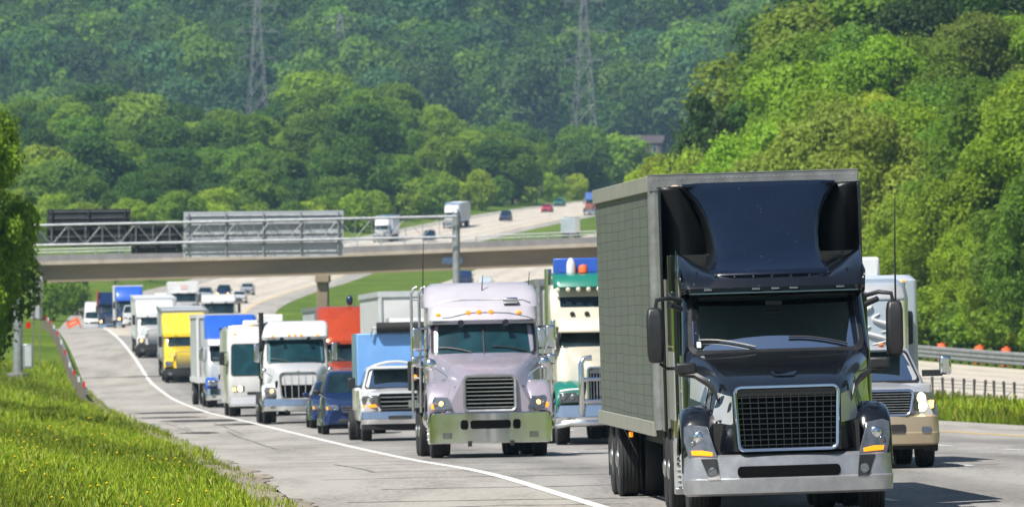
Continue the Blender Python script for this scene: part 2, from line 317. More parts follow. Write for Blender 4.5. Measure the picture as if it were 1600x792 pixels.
class LB:
    """a body described by levels (z, half width, front y, back y, front bow, front corner radius)"""
    def __init__(s, lv, rb=.06): s.lv = lv; s.rb = rb
    def at(s, z):
        lv = s.lv
        if z <= lv[0][0]: return lv[0][1:]
        for a, b in zip(lv, lv[1:]):
            if z <= b[0]:
                t = (z-a[0])/max(1e-6, b[0]-a[0]); return tuple(a[i]*(1-t)+b[i]*t for i in range(1, 6))
        return lv[-1][1:]
    def yfront(s, x, z):
        hw, yf, yb, bow, rf = s.at(z); xc = hw-rf; x = abs(x)
        if x <= xc: return yf + bow*(x/hw)**2
        dx = min(x-xc, rf*.999); return yf + bow*(xc/hw)**2 + rf - math.sqrt(rf*rf-dx*dx)
    def ring(s, l, nf=12, na=5):
        z, hw, yf, yb, bow, rf = l; rb = s.rb; P = []; xc = hw-rf; e = bow*(xc/hw)**2
        for i in range(nf+1):
            x = -xc+2*xc*i/nf; P.append((x, yf+bow*(x/hw)**2, z))
        for i in range(1, na+1):
            t = math.pi/2*i/na; P.append((xc+rf*math.sin(t), yf+e+rf-rf*math.cos(t), z))
        for i in range(na+1):
            t = math.pi/2*i/na; P.append((hw-rb+rb*math.cos(t), yb-rb+rb*math.sin(t), z))
        for i in range(na+1):
            t = math.pi/2*i/na; P.append((-hw+rb-rb*math.sin(t), yb-rb+rb*math.cos(t), z))
        for i in range(na, 0, -1):
            t = math.pi/2*i/na; P.append((-xc-rf*math.sin(t), yf+e+rf-rf*math.cos(t), z))
        return P
    def mesh(s, mb, mi=0): mb.loft([s.ring(l) for l in s.lv], True, True, True, True, mi); return mb
    def front(s, mb, z0, z1, w0, w1, off=.012, r=.06, xc=0., mi=0, nx=14, nz=10, arch=0.):
        rows = []
        for i in range(nz+1):
            t = .5-.5*math.cos(math.pi*i/nz); z = z0+(z1-z0)*t; w = w0+(w1-w0)*t
            q = min(z-z0, z1-z)
            if q < r: w -= r-math.sqrt(max(0, r*r-(r-q)**2))
            rows.append([(xc+w*(2*j/nx-1), s.yfront(xc+w*(2*j/nx-1), z)-off, z - arch*t*((2*j/nx-1)**2)) for j in range(nx+1)])
        mb.grid(rows, True, mi); return mb
    def outline(s, z0, z1, w0, w1, off, r, n=7):
        P = []; rr = r
        seg = []
        for cx, cz, a0 in ((1, 1, 0), (-1, 1, 90), (-1, -1, 180), (1, -1, 270)):
            for k in range(n):
                a = math.radians(a0+90*k/(n-1)); z = (z1-rr if cz > 0 else z0+rr)+rr*math.sin(a)
                w = w0+(w1-w0)*(z-z0)/(z1-z0); seg.append((cx*(w-rr)+rr*math.cos(a), z))
        out = []
        for (xa, za), (xb, zb_) in zip(seg, seg[1:]+seg[:1]):
            m = max(1, int(abs(xb-xa)/.12))
            for k in range(m): out.append((xa+(xb-xa)*k/m, za+(zb_-za)*k/m))
        return [(x, s.yfront(x, z)-off, z) for x, z in out]
    def frame(s, mb, z0, z1, w0, w1, e, off=.01, r=.08):
        A = s.outline(z0-e, z1+e, w0+e, w1+e, off*.2, r+e); B = s.outline(z0-e, z1+e, w0+e, w1+e, off+.012, r+e)
        seg = lambda t: [(x*(1-0), y, z) for x, y, z in t]
        # inner loop with the same number of points as the outer one
        zc = (z0+z1)/2
        def inner(off2, d):
            C = []
            for x, y, z in B:
                zz = zc+(z-zc)*((z1-z0)/2-d)/((z1-z0)/2+e); w = w0+(w1-w0)*min(1, max(0, (z-z0)/(z1-z0))); xx = x*(w-d)/(w+e)
                C.append((xx, s.yfront(xx, zz)-off2, zz))
            return C
        mb.loft([A, B, inner(off+.012, .0), inner(-.03, .012)], True, False, False, True); return mb
    def mesh_open(s, mb, z0, z1, w0, w1, nf=40):
        lv = list(s.lv)
        for z in (z0, (z0+z1)/2, z1): lv.append((z,)+tuple(s.at(z)))
        lv = sorted({round(l[0], 5): l for l in lv}.values()); rings = [s.ring(l, nf) for l in lv]; n = len(rings[0]); vs = [p for r in rings for p in r]; fs = []
        for i in range(len(rings)-1):
            za, zb_ = lv[i][0], lv[i+1][0]; inside = za >= z0-1e-4 and zb_ <= z1+1e-4
            w = w0+(w1-w0)*((za+zb_)/2-z0)/(z1-z0)
            for j in range(n):
                k = (j+1) % n
                if inside and j < nf and max(abs(rings[i][j][0]), abs(rings[i][k][0])) < w+.02: continue
                fs.append((i*n+j, i*n+k, (i+1)*n+k, (i+1)*n+j))
        mb.add(vs, fs, True); mb.add(rings[0], [tuple(range(n))[::-1]]); mb.add(rings[-1], [tuple(range(n))]); return mb
    def side(s, mb, sg, y0, y1, z0, z1, off=.012, y0t=None, y1t=None, mi=0, n=6):
        rows = []
        y0t = y0 if y0t is None else y0t; y1t = y1 if y1t is None else y1t
        for i in range(n+1):
            t = i/n; z = z0+(z1-z0)*t; a = y0+(y0t-y0)*t; b = y1+(y1t-y1)*t
            rows.append([(sg*(s.at(z)[0]+off), a+(b-a)*j/4, z) for j in range(5)])
        mb.grid(rows, True, mi); return mb
# ------------------------------------------------------------------ terrain and roads
def ground_mat():
    m, nt, b = new_mat('meadow_ground')
    geo = N(nt, 'ShaderNodeNewGeometry')
    n1 = N(nt, 'ShaderNodeTexNoise'); n1.inputs['Scale'].default_value = .09; n1.inputs['Detail'].default_value = 8; n1.inputs['Roughness'].default_value = .7
    n2 = N(nt, 'ShaderNodeTexNoise'); n2.inputs['Scale'].default_value = 1.6; n2.inputs['Detail'].default_value = 5
    for n in (n1, n2): nt.links.new(geo.outputs['Position'], n.inputs['Vector'])
    r1 = N(nt, 'ShaderNodeValToRGB'); r1.color_ramp.elements[0].position = .35; r1.color_ramp.elements[1].position = .68
    r1.color_ramp.elements[0].color = (.060, .115, .012, 1); r1.color_ramp.elements[1].color = (.145, .205, .022, 1)
    r2 = N(nt, 'ShaderNodeValToRGB'); r2.color_ramp.elements[0].position = .3; r2.color_ramp.elements[1].position = .75
    r2.color_ramp.elements[0].color = (.55, .6, .5, 1); r2.color_ramp.elements[1].color = (1.25, 1.2, 1.1, 1)
    nt.links.new(n1.outputs['Fac'], r1.inputs['Fac']); nt.links.new(n2.outputs['Fac'], r2.inputs['Fac'])
    mx = N(nt, 'ShaderNodeMix', data_type='RGBA', blend_type='MULTIPLY'); mx.inputs['Factor'].default_value = 1
    nt.links.new(r1.outputs['Color'], mx.inputs['A']); nt.links.new(r2.outputs['Color'], mx.inputs['B'])
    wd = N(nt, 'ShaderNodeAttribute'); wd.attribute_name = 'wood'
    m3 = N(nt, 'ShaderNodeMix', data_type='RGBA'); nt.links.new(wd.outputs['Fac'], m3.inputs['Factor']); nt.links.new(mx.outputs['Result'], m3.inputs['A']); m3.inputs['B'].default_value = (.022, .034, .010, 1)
    nt.links.new(m3.outputs['Result'], b.inputs['Base Color'])
    b.inputs['Roughness'].default_value = .9; b.inputs['Specular IOR Level'].default_value = .15
    bp = N(nt, 'ShaderNodeBump'); bp.inputs['Strength'].default_value = .8; bp.inputs['Distance'].default_value = .3
    nt.links.new(n2.outputs['Fac'], bp.inputs['Height']); nt.links.new(bp.outputs['Normal'], b.inputs['Normal'])
    return m
def road_mat(name, c0, c1, tracks=0.):
    m, nt, b = new_mat(name)
    geo = N(nt, 'ShaderNodeNewGeometry')
    mp = N(nt, 'ShaderNodeMapping'); mp.inputs['Scale'].default_value = (1, .12, 1); nt.links.new(geo.outputs['Position'], mp.inputs['Vector'])
    n1 = N(nt, 'ShaderNodeTexNoise'); n1.inputs['Scale'].default_value = .55; n1.inputs['Detail'].default_value = 9; n1.inputs['Roughness'].default_value = .7
    nt.links.new(mp.outputs['Vector'], n1.inputs['Vector'])
    n2 = N(nt, 'ShaderNodeTexNoise'); n2.inputs['Scale'].default_value = 14; n2.inputs['Detail'].default_value = 4; nt.links.new(mp.outputs['Vector'], n2.inputs['Vector'])
    n3 = N(nt, 'ShaderNodeTexNoise'); n3.inputs['Scale'].default_value = 55; n3.inputs['Detail'].default_value = 2; nt.links.new(geo.outputs['Position'], n3.inputs['Vector'])
    ad = N(nt, 'ShaderNodeMath', operation='MULTIPLY_ADD'); ad.inputs[1].default_value = .45; nt.links.new(n2.outputs['Fac'], ad.inputs[0]); nt.links.new(n1.outputs['Fac'], ad.inputs[2])
    ad2 = N(nt, 'ShaderNodeMath', operation='MULTIPLY_ADD'); ad2.inputs[1].default_value = .4; nt.links.new(n3.outputs['Fac'], ad2.inputs[0]); nt.links.new(ad.outputs[0], ad2.inputs[2])
    r = N(nt, 'ShaderNodeValToRGB'); r.color_ramp.elements[0].position = .66; r.color_ramp.elements[1].position = 1.2
    r.color_ramp.elements[0].color = (*c0, 1); r.color_ramp.elements[1].color = (*c1, 1); nt.links.new(ad2.outputs[0], r.inputs['Fac'])
    out = r.outputs['Color']
    if tracks:
        at = N(nt, 'ShaderNodeAttribute'); at.attribute_name = 'u'
        # oil-darkened band down the middle of each 3.75 m lane
        f = N(nt, 'ShaderNodeMath', operation='DIVIDE'); nt.links.new(at.outputs['Fac'], f.inputs[0]); f.inputs[1].default_value = 3.75
        fr = N(nt, 'ShaderNodeMath', operation='FRACT'); nt.links.new(f.outputs[0], fr.inputs[0])
        sb = N(nt, 'ShaderNodeMath', operation='SUBTRACT'); nt.links.new(fr.outputs[0], sb.inputs[0]); sb.inputs[1].default_value = .5
        ab = N(nt, 'ShaderNodeMath', operation='ABSOLUTE'); nt.links.new(sb.outputs[0], ab.inputs[0])
        mr = N(nt, 'ShaderNodeMapRange', interpolation_type='SMOOTHSTEP'); mr.inputs['From Min'].default_value = .02; mr.inputs['From Max'].default_value = .3
        mr.inputs['To Min'].default_value = 1-tracks; mr.inputs['To Max'].default_value = 1; nt.links.new(ab.outputs[0], mr.inputs['Value'])
        mx = N(nt, 'ShaderNodeMix', data_type='RGBA', blend_type='MULTIPLY'); mx.inputs['Factor'].default_value = 1
        nt.links.new(out, mx.inputs['A']); nt.links.new(mr.outputs['Result'], mx.inputs['B']); out = mx.outputs['Result']
    nt.links.new(out, b.inputs['Base Color']); b.inputs['Roughness'].default_value = .8; b.inputs['Specular IOR Level'].default_value = .35
    bp = N(nt, 'ShaderNodeBump'); bp.inputs['Strength'].default_value = .25; bp.inputs['Distance'].default_value = .01
    nt.links.new(n3.outputs['Fac'], bp.inputs['Height']); nt.links.new(bp.outputs['Normal'], b.inputs['Normal'])
    return m
M['ground'] = ground_mat()
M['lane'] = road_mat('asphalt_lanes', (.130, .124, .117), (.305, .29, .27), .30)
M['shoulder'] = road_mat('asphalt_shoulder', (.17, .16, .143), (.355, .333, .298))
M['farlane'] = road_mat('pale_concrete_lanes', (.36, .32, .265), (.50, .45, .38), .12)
M['gravel'] = road_mat('gravel_edge', (.13, .11, .08), (.30, .26, .20))
M['oldrail'] = mat('weathered_rail', (.26, .27, .27), .6, .3, .45, 2.5)
M['linewhite'] = mat('worn_white_paint', (.68, .67, .63), .6, 0, .22, 2.5)
M['lineyellow'] = mat('worn_yellow_paint', (.72, .43, .05), .6, 0, .2, 2.5)
M['patch'] = mat('dark_patch', (.038, .034, .03), .7, 0, .3, 1.2)

D_ROWS = np.concatenate([np.arange(-300, 40, 40), np.arange(40, 460, 5), np.arange(460, 1000, 10), np.arange(1000, 2000, 20), np.arange(2000, 3500, 50), np.arange(3500, 6001, 250)]).astype(float)
D_ROAD = D_ROWS[(D_ROWS >= -300) & (D_ROWS <= 1760)]
def sheet(name, us, ds, m, lift, kind='structure', drop=None, fade=True):
    us = np.array(us, float); U, D = np.meshgrid(us, ds)
    Ur = real_u(U, D); Z = H(Ur, D) + lift
    if drop is not None: Z = Z - drop(U, D)
    V = np.stack([F(D) + Ur, D, Z], -1).reshape(-1, 3); nu = len(us); nd = len(ds)
    idx = np.arange(nu*nd).reshape(nd, nu)
    Q = np.stack([idx[:-1, :-1], idx[:-1, 1:], idx[1:, 1:], idx[1:, :-1]], -1).reshape(-1, 4)
    o = np_mesh(name, V, Q, m, smooth_=True)
    at = o.data.attributes.new('u', 'FLOAT', 'POINT'); at.data.foreach_set('value', U.astype(np.float32).ravel())
    if kind: o['kind'] = kind
    return o
U_T = np.concatenate([[-2600, -1600, -900, -600], np.arange(-420, -60, 20), np.arange(-60, -16, 4), np.arange(-16, -4.5, 1.), [-4.2, -3.72, -3.4, 0, 4, 8, 12, 16, 18.4, 18.72, 19.5, 20.3, 21.2, 22.1, 23., 23.45, 23.9, 28, 33, 38, 42, 45.6, 46.0, 47, 48],
                      np.arange(50, 130, 4), np.arange(130, 420, 20), [600, 900, 1600, 2600]])
def drop_t(U, D):
    onA = (U > -3.6) & (U < 18.6); onB = (U > 23.6) & (U < 45.9)
    return np.where((onA | onB) & (D < 1750), .14, 0.)
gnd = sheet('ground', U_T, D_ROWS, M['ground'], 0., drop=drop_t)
_U, _D = np.meshgrid(U_T, D_ROWS)   # leaf litter, and shade between crowns painted into the forest floor
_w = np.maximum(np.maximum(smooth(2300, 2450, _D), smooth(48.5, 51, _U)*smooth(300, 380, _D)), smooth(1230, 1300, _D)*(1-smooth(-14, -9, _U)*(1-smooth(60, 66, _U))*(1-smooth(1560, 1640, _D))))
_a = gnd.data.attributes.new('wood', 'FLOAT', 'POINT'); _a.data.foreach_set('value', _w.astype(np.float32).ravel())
near = D_ROAD[D_ROAD <= 560]; farr = D_ROAD[D_ROAD >= 560]
sheet('road_shoulder', np.linspace(-3.7, -.1, 5), D_ROAD, M['shoulder'], .02)
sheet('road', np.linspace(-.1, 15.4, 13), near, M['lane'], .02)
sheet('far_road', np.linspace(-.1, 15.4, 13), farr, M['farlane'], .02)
sheet('median_shoulder', np.linspace(15.4, 18.7, 4), D_ROAD, M['shoulder'], .02)
sheet('opposite_road', np.linspace(23.5, 46.0, 14), D_ROAD, M['farlane'], .02)
def ragged_verge():
    g = random.Random(4); V = []; Q = []; ds = np.arange(70, 420, .35); w1 = w2 = 0.
    for d in ds:
        w1 = .86*w1+g.gauss(0, .05); w2 = .6*w2+g.gauss(0, .05)
        for uu in (-4.45+w2*.5, -3.95, -3.62+w1+.5*w2): V.append((float(F(d))+uu, d, float(H(uu, d))+.030+(.02 if uu < -3.8 else 0)))
    for i in range(len(ds)-1):
        for k in (0, 1): a = i*3+k; Q.append((a, a+1, a+4, a+3))
    o = np_mesh('gravel_verge', np.array(V), np.array(Q), M['gravel']); o['kind'] = 'structure'
ragged_verge()
def crack_seals():
    g = random.Random(8); mb = MB()
    def strip(pts, w):
        n = len(pts); vs = []
        for u, d in pts: ww = w*g.uniform(.5, 1.4); vs += [(float(F(d))+u-ww, d, float(H(u, d))+.0245), (float(F(d))+u+ww, d, float(H(u, d))+.0245)]
        mb.add(vs, [(2*i, 2*i+1, 2*i+3, 2*i+2) for i in range(n-1)])
    for k in range(5):
        u = g.uniform(-3.3, -.5) if k < 10 else g.uniform(.4, 13); d = g.uniform(86, 250); L = g.uniform(15, 60); v = 0.; P = []
        for q in range(int(L/1.5)): v = .9*v+g.gauss(0, .012); u += v*.5; P.append((u, d+q*1.5))
        strip(P, g.uniform(.014, .035))
    for k in range(18):   # transverse cracks
        d = 88+k*7.3+g.uniform(-2, 2); a = g.uniform(-3.5, -1.5); b = g.uniform(-.4, 7); P = []; q = a; dd = d
        n = 16; vs = []
        for i in range(n): dd += g.gauss(0, .10); vs += [(float(F(dd))+a+(b-a)*i/n, dd-.06, float(H(a+(b-a)*i/n, dd))+.025), (float(F(dd))+a+(b-a)*i/n, dd+.06+g.random()*.08, float(H(a+(b-a)*i/n, dd))+.025)]
        mb.add(vs, [(2*i, 2*i+2, 2*i+3, 2*i+1) for i in range(n-1)])
    o = mb.build('crack_seal', 'seal'); o['kind'] = 'structure'
M['seal'] = mat('crack_sealant', (.125, .118, .108), .75, 0, .3, 3)
crack_seals()
def line(name, u0, w, m, ds):
    o = sheet(name, [u0-w/2, u0+w/2], ds, M[m], .026); return o
line('edge_line', 0., .19, 'linewhite', D_ROAD)
line('median_line', 15.2, .17, 'lineyellow', D_ROAD)
def dashes(name, u0):
    V = []; Q = []
    d = -20.
    while d < 620:
        for a in (d, d+3.2):
            for uu in (u0-.07, u0+.07): V.append((float(F(a))+uu, a, float(H(uu, a))+.027))
        k = len(V)-4; Q.append((k, k+1, k+3, k+2)); d += 12.2
    o = np_mesh(name, np.array(V), np.array(Q), M['linewhite']); o['kind'] = 'structure'
for q, uu in enumerate((3.75, 7.5, 11.25)): dashes('lane_line', uu)
# dark patches across the shoulder and the outer lane
def road_patch(u0, u1, d0, d1):
    r = random.Random(int(d0*7)); n = 30; V = []; c = ((u0+u1)/2, (d0+d1)/2)
    for i in range(n):
        t = 2*math.pi*i/n; k = .75+.3*r.random()
        uu = c[0]+(u1-u0)/2*math.cos(t)*k; dd = c[1]+(d1-d0)/2*math.sin(t)*k
        V.append((float(F(dd))+uu, dd, float(H(uu, dd))+.024))
    mb = MB(); mb.add(V, [tuple(range(n))]); o = mb.build('dark_patch', 'patch'); o['kind'] = 'structure'
for a in ((-2.9, .4, 278, 291), (-1.6, 1.2, 262, 270), (-3.4, -.4, 299, 308), (-3.2, .6, 322, 332), (-3.3, -1.9, 236, 243), (5.5, 12, 246, 252), (4.8, 9.5, 188, 191), (3.9, 10, 172, 174)): road_patch(*a)

# ------------------------------------------------------------------ foliage
def leaf_mat(name, attr=None, trans=.42):
    m, nt, b = new_mat(name)
    at = N(nt, 'ShaderNodeAttribute'); at.attribute_name = 'rnd'
    if attr: a2 = N(nt, 'ShaderNodeAttribute'); a2.attribute_name = attr; base = a2.outputs['Color']
    else: oi = N(nt, 'ShaderNodeObjectInfo'); base = oi.outputs['Color']
    mr = N(nt, 'ShaderNodeMapRange'); mr.inputs['To Min'].default_value = .68; mr.inputs['To Max'].default_value = 1.34; nt.links.new(at.outputs['Fac'], mr.inputs['Value'])
    mx = N(nt, 'ShaderNodeMix', data_type='RGBA', blend_type='MULTIPLY'); mx.inputs['Factor'].default_value = 1
    nt.links.new(base, mx.inputs['A']); nt.links.new(mr.outputs['Result'], mx.inputs['B'])
    b.inputs['Roughness'].default_value = .55; b.inputs['Specular IOR Level'].default_value = .22
    nt.links.new(mx.outputs['Result'], b.inputs['Base Color'])
    tr = N(nt, 'ShaderNodeBsdfTranslucent'); hs = N(nt, 'ShaderNodeHueSaturation'); hs.inputs['Value'].default_value = 1.5; hs.inputs['Hue'].default_value = .49
    nt.links.new(mx.outputs['Result'], hs.inputs['Color']); nt.links.new(hs.outputs['Color'], tr.inputs['Color'])
    ms = N(nt, 'ShaderNodeMixShader'); ms.inputs['Fac'].default_value = trans
    nt.links.new(b.outputs['BSDF'], ms.inputs[1]); nt.links.new(tr.outputs['BSDF'], ms.inputs[2])
    nt.links.new(ms.outputs['Shader'], nt.nodes['Material Output'].inputs['Surface'])
    return m
M['leaf'] = leaf_mat('leaves'); M['leafattr'] = leaf_mat('forest_leaves', 'tone'); M['blade'] = leaf_mat('grass_blades', 'tone', .3)
def leaves(seed, lobes, n, leaf, up=.3, jit=.55, flat=.95):
    """leaf quads on the outside of a set of lobes; returns verts, quads, per-face random"""
    g = np.random.default_rng(seed)
    C = np.array([l[:3] for l in lobes]); R = np.array([l[3] for l in lobes]); S = np.array([l[4] if len(l) > 4 else 1. for l in lobes])
    k = g.choice(len(R), n, p=R**2/np.sum(R**2))
    dr = g.normal(size=(n, 3)); dr[:, 2] += .25; dr /= np.linalg.norm(dr, axis=1)[:, None]
    rad = R[k]*(1.06-.34*g.random(n)**2.2)*np.where(g.random(n) < .30, 1+.42*g.random(n)**1.3, 1.)
    P = C[k] + dr*rad[:, None]*np.stack([np.ones(n), np.ones(n), S[k]], -1)
    keep = np.ones(n, bool)
    for c, r, s in zip(C, R, S):
        q = (P-c)/np.array([1, 1, s]); keep &= ~((np.sum(q*q, 1) < (r*.74)**2))
    P, dr, k = P[keep], dr[keep], k[keep]; n = len(P)
    nr = dr*.75 + g.normal(size=(n, 3))*jit + np.array([0, 0, up]); nr /= np.linalg.norm(nr, axis=1)[:, None]
    t = np.cross(nr, g.normal(size=(n, 3))); t /= np.linalg.norm(t, axis=1)[:, None]; b = np.cross(nr, t)
    sz = leaf*(.55+.8*g.random(n))[:, None]
    V = np.stack([P-t*sz*.5, P+b*sz*.36-nr*sz*.10, P+t*sz*.5, P-b*sz*.36-nr*sz*.10], 1)
    lr = g.random(len(R)); rnd = np.clip(.55*g.random(n)+.45*lr[k], 0, 1)
    return V.reshape(-1, 3), np.arange(n*4).reshape(n, 4), rnd
def crown_lobes(seed, rx, rz, zc, n, lo=.26, hi=.44, low=0., cone=False):
    g = random.Random(seed); L = []
    L.append((0, 0, zc, rx*.62, rz/rx))
    for i in range(n):
        z = g.uniform(-1, 1) if not cone else g.uniform(-1, .95); a = g.uniform(0, 2*math.pi)
        w = math.sqrt(max(.02, 1-z*z)) if not cone else (1-(z+1)/2)*1.05+.08
        q = g.uniform(.62, .95); r = rx*g.uniform(lo, hi)*(1 if not cone else (.45+.55*(1-(z+1)/2)))
        L.append((rx*w*q*math.cos(a), rx*w*q*math.sin(a), zc+rz*z*.8, r, g.uniform(.75, 1.0)))
    return L
CROWNS = {}
def crown_variant(kind, i):
    key = (kind, i)
    if key in CROWNS: return CROWNS[key]
    s = 100+i*17+sum(map(ord, kind))
    # each crown is built for a tree 12 m tall
    if kind == 'near': L = crown_lobes(s, 4.3, 5.2, 6.9, 46, .20, .34); V, Q, r = leaves(s, L, 44000, .27)
    elif kind == 'nearskirt': L = crown_lobes(s, 4.2, 6.1, 6.2, 110, .10, .24); V, Q, r = leaves(s, L, 64000, .21, jit=.75)
    elif kind == 'broad': L = crown_lobes(s, 4.6, 5.3, 6.8, 42, .20, .36); V, Q, r = leaves(s, L, 34000, .30)
    elif kind == 'skirt': L = crown_lobes(s, 4.2, 5.9, 6.0, 52, .18, .32); V, Q, r = leaves(s, L, 38000, .28, jit=.6)
    elif kind == 'cone': L = crown_lobes(s, 3.0, 5.8, 6.1, 44, .22, .36, cone=True); V, Q, r = leaves(s, L, 18000, .32, up=.1, jit=.6)
    elif kind == 'mid': L = crown_lobes(s, 5.0, 5.2, 6.7, 34, .22, .36); V, Q, r = leaves(s, L, 15000, .48, jit=.45)
    elif kind == 'bush': L = crown_lobes(s, 6.2, 5.6, 5.6, 30, .22, .36); V, Q, r = leaves(s, L, 4200, .9)
    o = np_mesh('crown', V, Q, M['leaf'], fattr={'rnd': ('FLOAT', r)}); me = o.data; bpy.data.objects.remove(o)
    CROWNS[key] = me; return me
TRUNKS = []
def trunk_variant(i):
    if not TRUNKS:
        for s in range(4):
            g = random.Random(s+40); mb = MB()
            pts = [(0, 0, -1.2)] + [(g.uniform(-.15, .15)*k, g.uniform(-.15, .15)*k, k*1.5) for k in range(6)]
            mb.tube(pts, [.34, .28, .24, .21, .17, .12, .05], 9)
            for k in range(7):
                z = 2.2+k*.75; a = k*2.4+g.random(); l = g.uniform(2, 3.2)
                mb.tube([(0, 0, z), (math.cos(a)*l*.5, math.sin(a)*l*.5, z+.8), (math.cos(a)*l, math.sin(a)*l, z+2.0)], [.13, .08, .03], 6)
            o = mb.build('trunk', 'trunk'); TRUNKS.append(o.data); bpy.data.objects.remove(o)
    return TRUNKS[i % 4]
NT_ = [0]
def tree(X, d, h, kind, col, label, group, wide=1., name='tree', sink=.0, stem=True):
    i = NT_[0]; NT_[0] += 1; g = random.Random(i*31+5)
    t = thing(name, label, 'bush' if kind == 'bush' else 'tree', (X, d, ground(X, d)-sink), (0, 0, g.uniform(0, 6.28)), group)
    k = h/12.; t.scale = (k*wide, k*wide, k)
    c = bpy.data.objects.new('crown', crown_variant(kind, i % (3 if kind in ('near', 'nearskirt', 'cone', 'bush') else 5))); COL.objects.link(c); c.parent = t
    v = g.uniform(.82, 1.2); c.color = (col[0]*v*g.uniform(.9, 1.1), col[1]*v, col[2]*v*g.uniform(.8, 1.2), 1)
    if stem:
        s = bpy.data.objects.new('trunk', trunk_variant(i)); COL.objects.link(s); s.parent = t
    return t
def tree_top(px, d, ytop, kind, col, label, group, **kw):
    if px > 950 and d < 1100:
        while X_at(px, d)-float(F(d)) < 49.5+float(widen(d)) and d < 1000: d += 8   # keep clear of the opposite road
    X = X_at(px, d); z = Z_at(ytop, d); h = max(4.5, z-ground(X, d)); return tree(X, d, h, kind, col, label, group, **kw)
GR = dict(bright=(.185, .30, .020), lime=(.25, .34, .026), mid=(.115, .215, .020), deep=(.06, .135, .018), dark=(.042, .082, .022), olive=(.155, .225, .03), blue=(.055, .13, .042))
rt = random.Random(11)
# the tree that fills the left edge
tree(X_at(-76, 268), 268, 11.7, 'nearskirt', (.15, .26, .018), 'tall bright green tree cut off by the left edge beside the grass', None, wide=.62)
tree(X_at(-78, 318), 318, 10.6, 'near', (.08, .15, .015), 'darker green tree half hidden behind the bright tree at the left edge', None, wide=.85)
# row right behind the guardrail on the right
def row(d, pts, step, kind, cols, label, group, jy=14, jd=14, wide=1., kinds=None):
    xs = [p[0] for p in pts]; ys = [p[1] for p in pts]; x = xs[0]
    while x <= xs[-1]:
        px = x+rt.uniform(-.3, .3)*step; dd = d+rt.uniform(-jd, jd)
        y = float(np.interp(px, xs, ys))+rt.uniform(-jy, jy)
        uu = X_at(px, dd)-float(F(dd))
        if dd > 1100 and -7 < uu < 59: x += step; continue
        c = rt.choice(cols); k = rt.choice(kinds) if kinds else kind
        tree_top(px, dd, y, k, GR[c], label, group, wide=wide*rt.uniform(.88, 1.15)); x += step
def row_u(u, d0, d1, step, kind, cols, hts, label, group, wide=1., ju=1.2):
    d = d0
    while d <= d1:
        uu = u+float(widen(d))+rt.uniform(-ju, ju); X = float(F(d))+uu
        tree(X, d, rt.uniform(*hts), kind, GR[rt.choice(cols)], label, group, wide=wide*rt.uniform(.9, 1.15), name='bush' if kind == 'bush' else 'tree'); d += step*rt.uniform(.75, 1.25)
row_u(50.5, 392, 640, 9.5, 'skirt', ['bright', 'bright', 'lime', 'bright', 'mid'], (7, 10.5), 'bright green leafy tree growing to the ground right behind the roadside guardrail', 'bright trees behind the right guardrail', 1.0)
row_u(56.5, 405, 690, 10.5, 'skirt', ['bright', 'lime', 'bright', 'mid'], (10, 14), 'bright green taller tree in the second rank behind the roadside guardrail', 'second rank of bright trees on the right bank', .95)
row_u(49.3, 385, 640, 5.5, 'bush', ['bright', 'mid', 'lime', 'bright'], (2.6, 4.2), 'low bright bush at the foot of the trees behind the roadside guardrail', 'low bushes behind the right guardrail', 1.0, .6)
row(600, [(1150, 225), (1200, 185), (1240, 165), (1300, 150), (1380, 165), (1450, 130), (1640, 110)], 42, 'broad', ['mid', 'olive', 'mid', 'bright', 'olive'], 'mid green full tree halfway up the wooded bank above the semi trailer', 'trees halfway up the right bank')
row(690, [(1240, 110), (1275, 70), (1320, 45), (1420, 60), (1500, 40), (1640, 20)], 46, 'broad', ['mid', 'olive', 'bright', 'mid', 'olive'], 'large rounded tree high on the wooded bank at the right', 'large trees high on the right bank', wide=1.0)
row(770, [(1272, 5), (1310, -20), (1390, -15)], 50, 'broad', ['mid', 'olive', 'mid', 'bright'], 'mid green tree at the upper left shoulder of the wooded bank', 'trees at the upper left of the right bank', wide=1.05)
row(770, [(1400, -10), (1500, -30), (1640, -60)], 52, 'broad', ['deep', 'dark', 'mid', 'dark'], 'dark green tree along the top of the wooded bank at the right', 'dark trees along the top of the right bank', wide=1.05)
row(860, [(1300, -50), (1340, -80), (1660, -110)], 75, 'broad', ['deep', 'dark', 'mid'], 'tree behind the dark tree tops at the crest of the right bank', 'rearmost trees of the right bank', wide=1.1)
for px, y, d, c in ((1095, 112, 655, 'dark'), (1128, 150, 640, 'dark'), (1068, 178, 668, 'dark'), (1150, 128, 662, 'deep')):
    tree_top(px, d, y, 'cone', GR[c], 'dark pointed evergreen at the left end of the wooded bank', 'dark evergreens at the end of the right bank', wide=.78)
for px, y, d in ((1022, 258, 640), (1045, 246, 600), (1075, 235, 575), (1118, 222, 560), (1160, 215, 545)):
    tree_top(px, d, y, 'broad', GR['lime'], 'yellow green tree rising just above the roof of the olive trailer', 'yellow green trees above the trailer roof', wide=.8)
for px, y, d in ((1310, 170, 520), (1365, 185, 515), (1260, 205, 525)):
    tree_top(px, d, y, 'broad', (.20, .255, .035), 'yellowish olive tree standing above the black cab', 'olive trees above the black cab', wide=.9)
